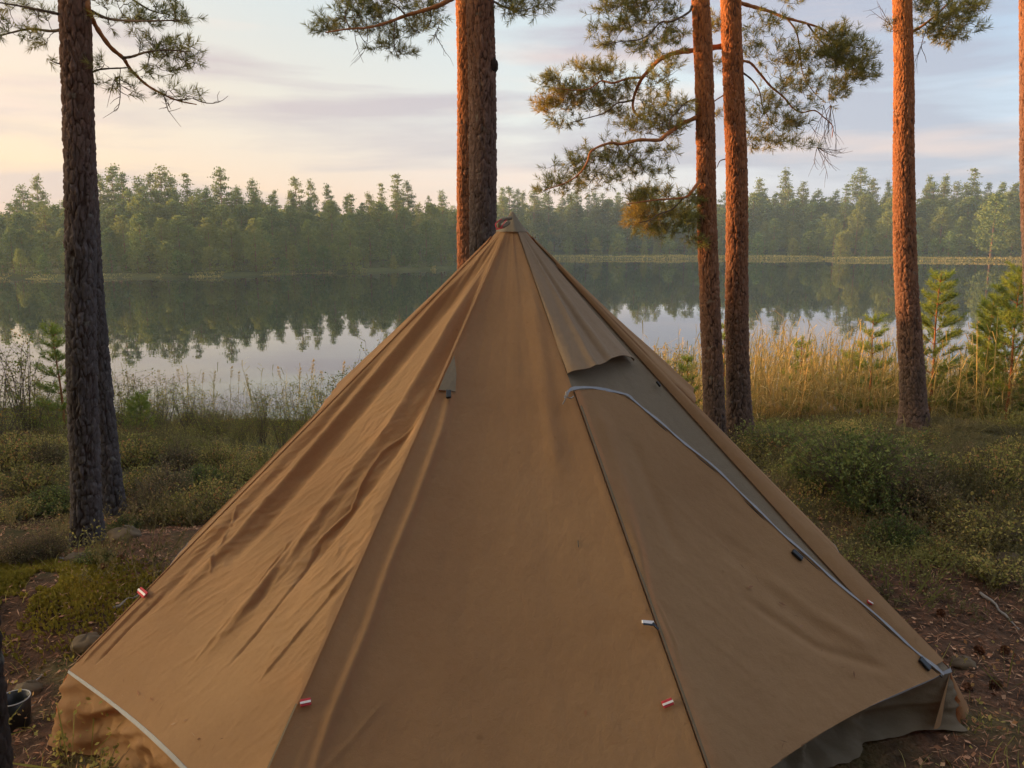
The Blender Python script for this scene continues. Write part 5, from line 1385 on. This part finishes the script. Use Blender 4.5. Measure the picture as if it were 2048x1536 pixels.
# young pines
def young_pine(root, H, rad, tint=(.2, .9), whorl=.2, K=20):
    g = Geo(); N = Geo(); zz = np.linspace(0, H, 8); tube(g, np.stack([.02 * np.sin(zz * 3), 0 * zz, zz], -1), np.linspace(.008 + H * .008, .003, 8), 7)
    P = []; D = []; z = H * .14
    while z < H * .97:
        t = z / H; nb = 6
        for b in range(nb):
            th = b * 6.28 / nb + R.random() * .8; L = rad * (1 - t) ** .75 * (.7 + .5 * R.random()) + .03
            a = np.array([0, 0, z]); e = a + np.array([math.cos(th) * L, math.sin(th) * L, L * (.35 + .5 * t)])
            mid = (a + e) / 2 + np.array([0, 0, -.08 * L]); s = np.linspace(0, 1, 5)[:, None]; Q = a * (1 - s) ** 2 + 2 * mid * s * (1 - s) + e * s ** 2
            tube(g, Q, np.linspace(.004, .0015, 5), 3, cap=False)
            m = max(2, int(L / .026)); u = (.25 + .75 * (np.arange(m) + .5) / m)
            pts = np.stack([np.interp(u, np.linspace(0, 1, 5), Q[:, i]) for i in range(3)], -1); d = (e - a) / (np.linalg.norm(e - a) + 1e-9)
            for p in pts: P.append(p); D.append(d + R.normal(size=3) * .12)
            for q in range(int(L / .06)):
                sd_ = np.cross(d, [0, 0, 1]) * (1 if q % 2 else -1); b0 = a + (e - a) * (.35 + .6 * R.random()); dd = d * .7 + sd_ * .7 + np.array([0, 0, .25]); dd /= np.linalg.norm(dd)
                for w in range(1, 3): P.append(b0 + dd * .045 * w); D.append(dd)
        z += whorl * (1 - .45 * t) * H / 1.2
    for w in range(5): P.append(np.array([0, 0, H * (.9 + .02 * w)])); D.append(np.array([0, 0, 1.0]))
    P = np.array(P); D = np.array(D); D /= np.linalg.norm(D, axis=1)[:, None]
    tufts(N, P, D, K, .048, .0062, .05, tint[0] + (tint[1] - tint[0]) * R.random(len(P)))
    g.build('trunk', M['limb_grey'] if H < .9 else M['limb'], root, True); N.build('needles', M['needle_young'], root)
for (px, yt, Y, rpx, lab, wh) in [(105, 652, 9.0, 42, 'slender young pine against the water left of the left trunks', .2), (1605, 676, 11, 30, 'small young pine left of the bigger one, amid reeds', .22), (1750, 632, 10.6, 46, 'open upright young pine just left of the lone trunk', .24),
                              (1884, 545, 10.0, 66, 'tall sunlit yellow green young pine right of the lone trunk', .14), (2045, 540, 9.6, 110, 'big bushy young pine cut by the right edge', .11), (1375, 716, 10.2, 22, 'tiny young pine between the tent slope and the pair of trunks', .25),
                              (1452, 640, 10.8, 20, 'narrow young pine glimpsed between the close pair of trunks', .2), (275, 792, 9.6, 20, 'little green pine seedling right of the left trunks', .22), (1960, 668, 11.4, 34, 'small leaning pine between the two sunlit young pines', .2),
                              (1990, 600, 10.4, 60, 'yellow green young pine between the tall sunlit one and the big bushy one', .14), (1700, 700, 11.6, 26, 'little young pine half hidden in the reeds left of the open upright one', .22),
                              (1318, 722, 11.2, 22, 'seedling pine at the tent slope beside the hood tip', .22)]:
    P = at(px, yt, Y); z0 = max(float(gz(P[0], Y)), WZ); root = empty('young_pine', (P[0], Y, z0)); tag(root, lab, 'young pine'); young_pine(root, P[2] - z0, rpx * pxm(Y), whorl=wh)

# ------------------------------------------------------------------ things on the ground
def boulder(name, px, py, Y, r, label, cat='stone', mat='stone', sink=.3, sq=(1, .8, .6)):
    P = at(px, py, Y); x = P[0]; z0 = float(gz(x, Y)); nu, nv = 36, 20
    th, ph = np.meshgrid(np.linspace(0, 2 * math.pi, nu), np.linspace(-math.pi / 2, math.pi / 2, nv))
    d = np.stack([np.cos(ph) * np.cos(th), np.cos(ph) * np.sin(th), np.sin(ph)], -1)
    nn = 1 + .5 * (fbm(np.cos(th) * 1.6 + px, ph * 1.6 + np.sin(th) * 1.6, int(px) % 97, 4) - .5)
    v = d * (nn * r)[..., None] * np.array(sq); g = Geo(); g.add(v.reshape(-1, 3), grid_faces(nu, nv))
    o = g.build(name, M[mat], smooth=True); o.location = (x, Y, z0 + r * sq[2] * (1 - 2 * sink) * .6); tag(o, label, cat); return o
boulder('stone', 72, 1078, 4.1, .11, 'grey stone against the foot of the left trunks')
boulder('stone', 155, 1150, 3.75, .06, 'small pale stone on needles below the left trunks')
boulder('stone', 245, 1050, 4.35, .10, 'dark mossy stone right of the left trunks')
boulder('stone', 172, 1240, 3.1, .07, 'flat grey stone under the edge of the mossy bank')
boulder('stone', 45, 1305, 2.85, .06, 'half buried dull stone in the dark hollow by the bank')
boulder('stone', 2010, 1150, 4.0, .08, 'whitish lichen covered stone at the right edge')
boulder('stone', 1925, 1325, 3.0, .05, 'small reddish stone on needle litter right of the tent corner')
def log(name, a, b, r, label, bends=3, cat='stick'):
    (ax, ay, aY), (bx, by, bY) = a, b; A0 = at(ax, ay, aY); B0 = at(bx, by, bY); g = Geo()
    t = np.linspace(0, 1, 9)[:, None]; Q = A0 * (1 - t) + B0 * t; Q[1:-1] += R.normal(size=(7, 3)) * r * .9
    Q[:, 2] = gz(Q[:, 0], Q[:, 1]) + r * .9
    c = Q[0].copy(); tube(g, Q - c, np.linspace(r, r * .55, 9) * (1 + .15 * R.normal(size=9)), 8); o = g.build(name, M['deadwood'], smooth=True); o.location = c; tag(o, label, cat)
log('dead_branch', (1790, 985, 5.6), (1875, 1010, 5.4), .022, 'grey dead branch lying in the heather right of the tent')
log('dead_branch', (120, 1140, 3.85), (210, 1128, 3.9), .014, 'pale stick on the needles below the left trunks')
log('dead_branch', (20, 1150, 3.8), (100, 1132, 3.95), .010, 'thin dark stick left of the pale one')
log('dead_branch', (58, 1388, 2.82), (86, 1372, 2.95), .006, 'short twig behind the rim of the pot')
log('dead_branch', (535, 915, 7.0), (580, 905, 7.2), .03, 'grey fallen log piece by the left slope of the tent')
log('dead_branch', (1960, 1190, 3.6), (2040, 1250, 3.3), .007, 'bare forked stick on litter at the right edge')
log('dead_branch', (225, 1200, 3.3), (290, 1172, 3.45), .008, 'dark twig beside the red loop at the left tent slope')

# cones on the ground
cone_first = None
for (px, py, Y) in [(245, 1140, 3.8), (210, 1165, 3.6), (75, 1135, 3.9), (1880, 1240, 3.4), (1960, 1290, 3.1), (1990, 1380, 2.8), (1935, 1365, 2.8), (60, 1440, 2.3), (2010, 1300, 3.1)]:
    P = at(px, py, Y)
    if cone_first is None:
        g = Geo(); n = 90; i = np.arange(n); t = i / n; th = i * 2.4; r = .016 * np.sin(np.clip(t * 3.0 + .2, 0, 3.1))
        c = np.stack([t * .045 - .022, r * np.cos(th), r * np.sin(th)], -1); dd = np.stack([.3 + 0 * t, np.cos(th), np.sin(th)], -1); dd /= np.linalg.norm(dd, axis=1)[:, None]
        leaves(g, c, .013, .9, (1, 0, 0), R.random(n) * .5, direc=dd); tube(g, [(-.022, 0, 0), (0, 0, 0), (.02, 0, 0)], [.006, .011, .005], 8, .1); o = g.build('pine_cone', M['litter']); cone_first = o
    else: o = cone_first.copy(); COL.objects.link(o)
    o.location = (P[0], Y, float(gz(P[0], Y)) + .014); o.rotation_euler = (0, rnd.uniform(-.3, .3), rnd.random() * 6.28)
    tag(o, 'brown pine cone lying on the needle litter', 'pine cone', 'pine cones on the forest floor')

# cooking pot at the left edge
P = at(26, 1390, 2.62); zc = float(gz(P[0], 2.62)); pot = empty('pot', (P[0], 2.62, zc)); tag(pot, 'small black cooking pot standing on the ground at the left edge', 'pot')
g = Geo(); n = 40; H = .125; prof = [(.0, .004), (.040, .004), (.047, .012), (.050, .05), (.055, H), (.0535, H), (.0485, .05), (.045, .014), (0, .012)]
th = np.arange(n) / n * 2 * math.pi; v = np.concatenate([np.stack([r * np.cos(th), r * np.sin(th), np.full(n, z)], -1) for r, z in prof])
i = np.arange(len(prof) - 1)[:, None] * n; j = np.arange(n)[None, :]; k_ = (j + 1) % n; g.add(v, np.stack([i + j, i + k_, i + n + k_, i + n + j], -1).reshape(-1, 4)); g.build('body', M['pot'], pot, True)
g = Geo(); th = np.linspace(0, 2 * math.pi, 41); tube(g, np.stack([.0545 * np.cos(th), .0545 * np.sin(th), np.full(41, H)], -1), .0022, 6, cap=False); g.build('rim', M['rim'], pot, True)
g = Geo(); th = np.linspace(.2, math.pi - .2, 20); tube(g, np.stack([.056 * np.cos(th), .03 + .03 * np.sin(th), .10 - .05 * np.sin(th)], -1), .0013, 5); g.build('handle', M['rim'], pot, True)

# ------------------------------------------------------------------ air
k = NT('haze'); pv = k.n('ShaderNodeVolumePrincipled'); pv.inputs['Color'].default_value = (.60, .80, 1.0, 1); pv.inputs['Density'].default_value = .0008; pv.inputs['Anisotropy'].default_value = .1
k.l(pv.outputs[0], k.out().inputs['Volume'])
HZB = (-150, 175, -25, 262, -5.2, 30)
x0, x1, y0, y1, z0, z1 = HZB; g = Geo()
g.add([(x0, y0, z0), (x1, y0, z0), (x1, y1, z0), (x0, y1, z0), (x0, y0, z1), (x1, y0, z1), (x1, y1, z1), (x0, y1, z1)], [[0, 3, 2, 1], [4, 5, 6, 7], [0, 1, 5, 4], [1, 2, 6, 5], [2, 3, 7, 6], [3, 0, 4, 7]])
hz = g.build('haze', k.m); tag(hz, 'thin bluish evening haze over the lake', kind='stuff')
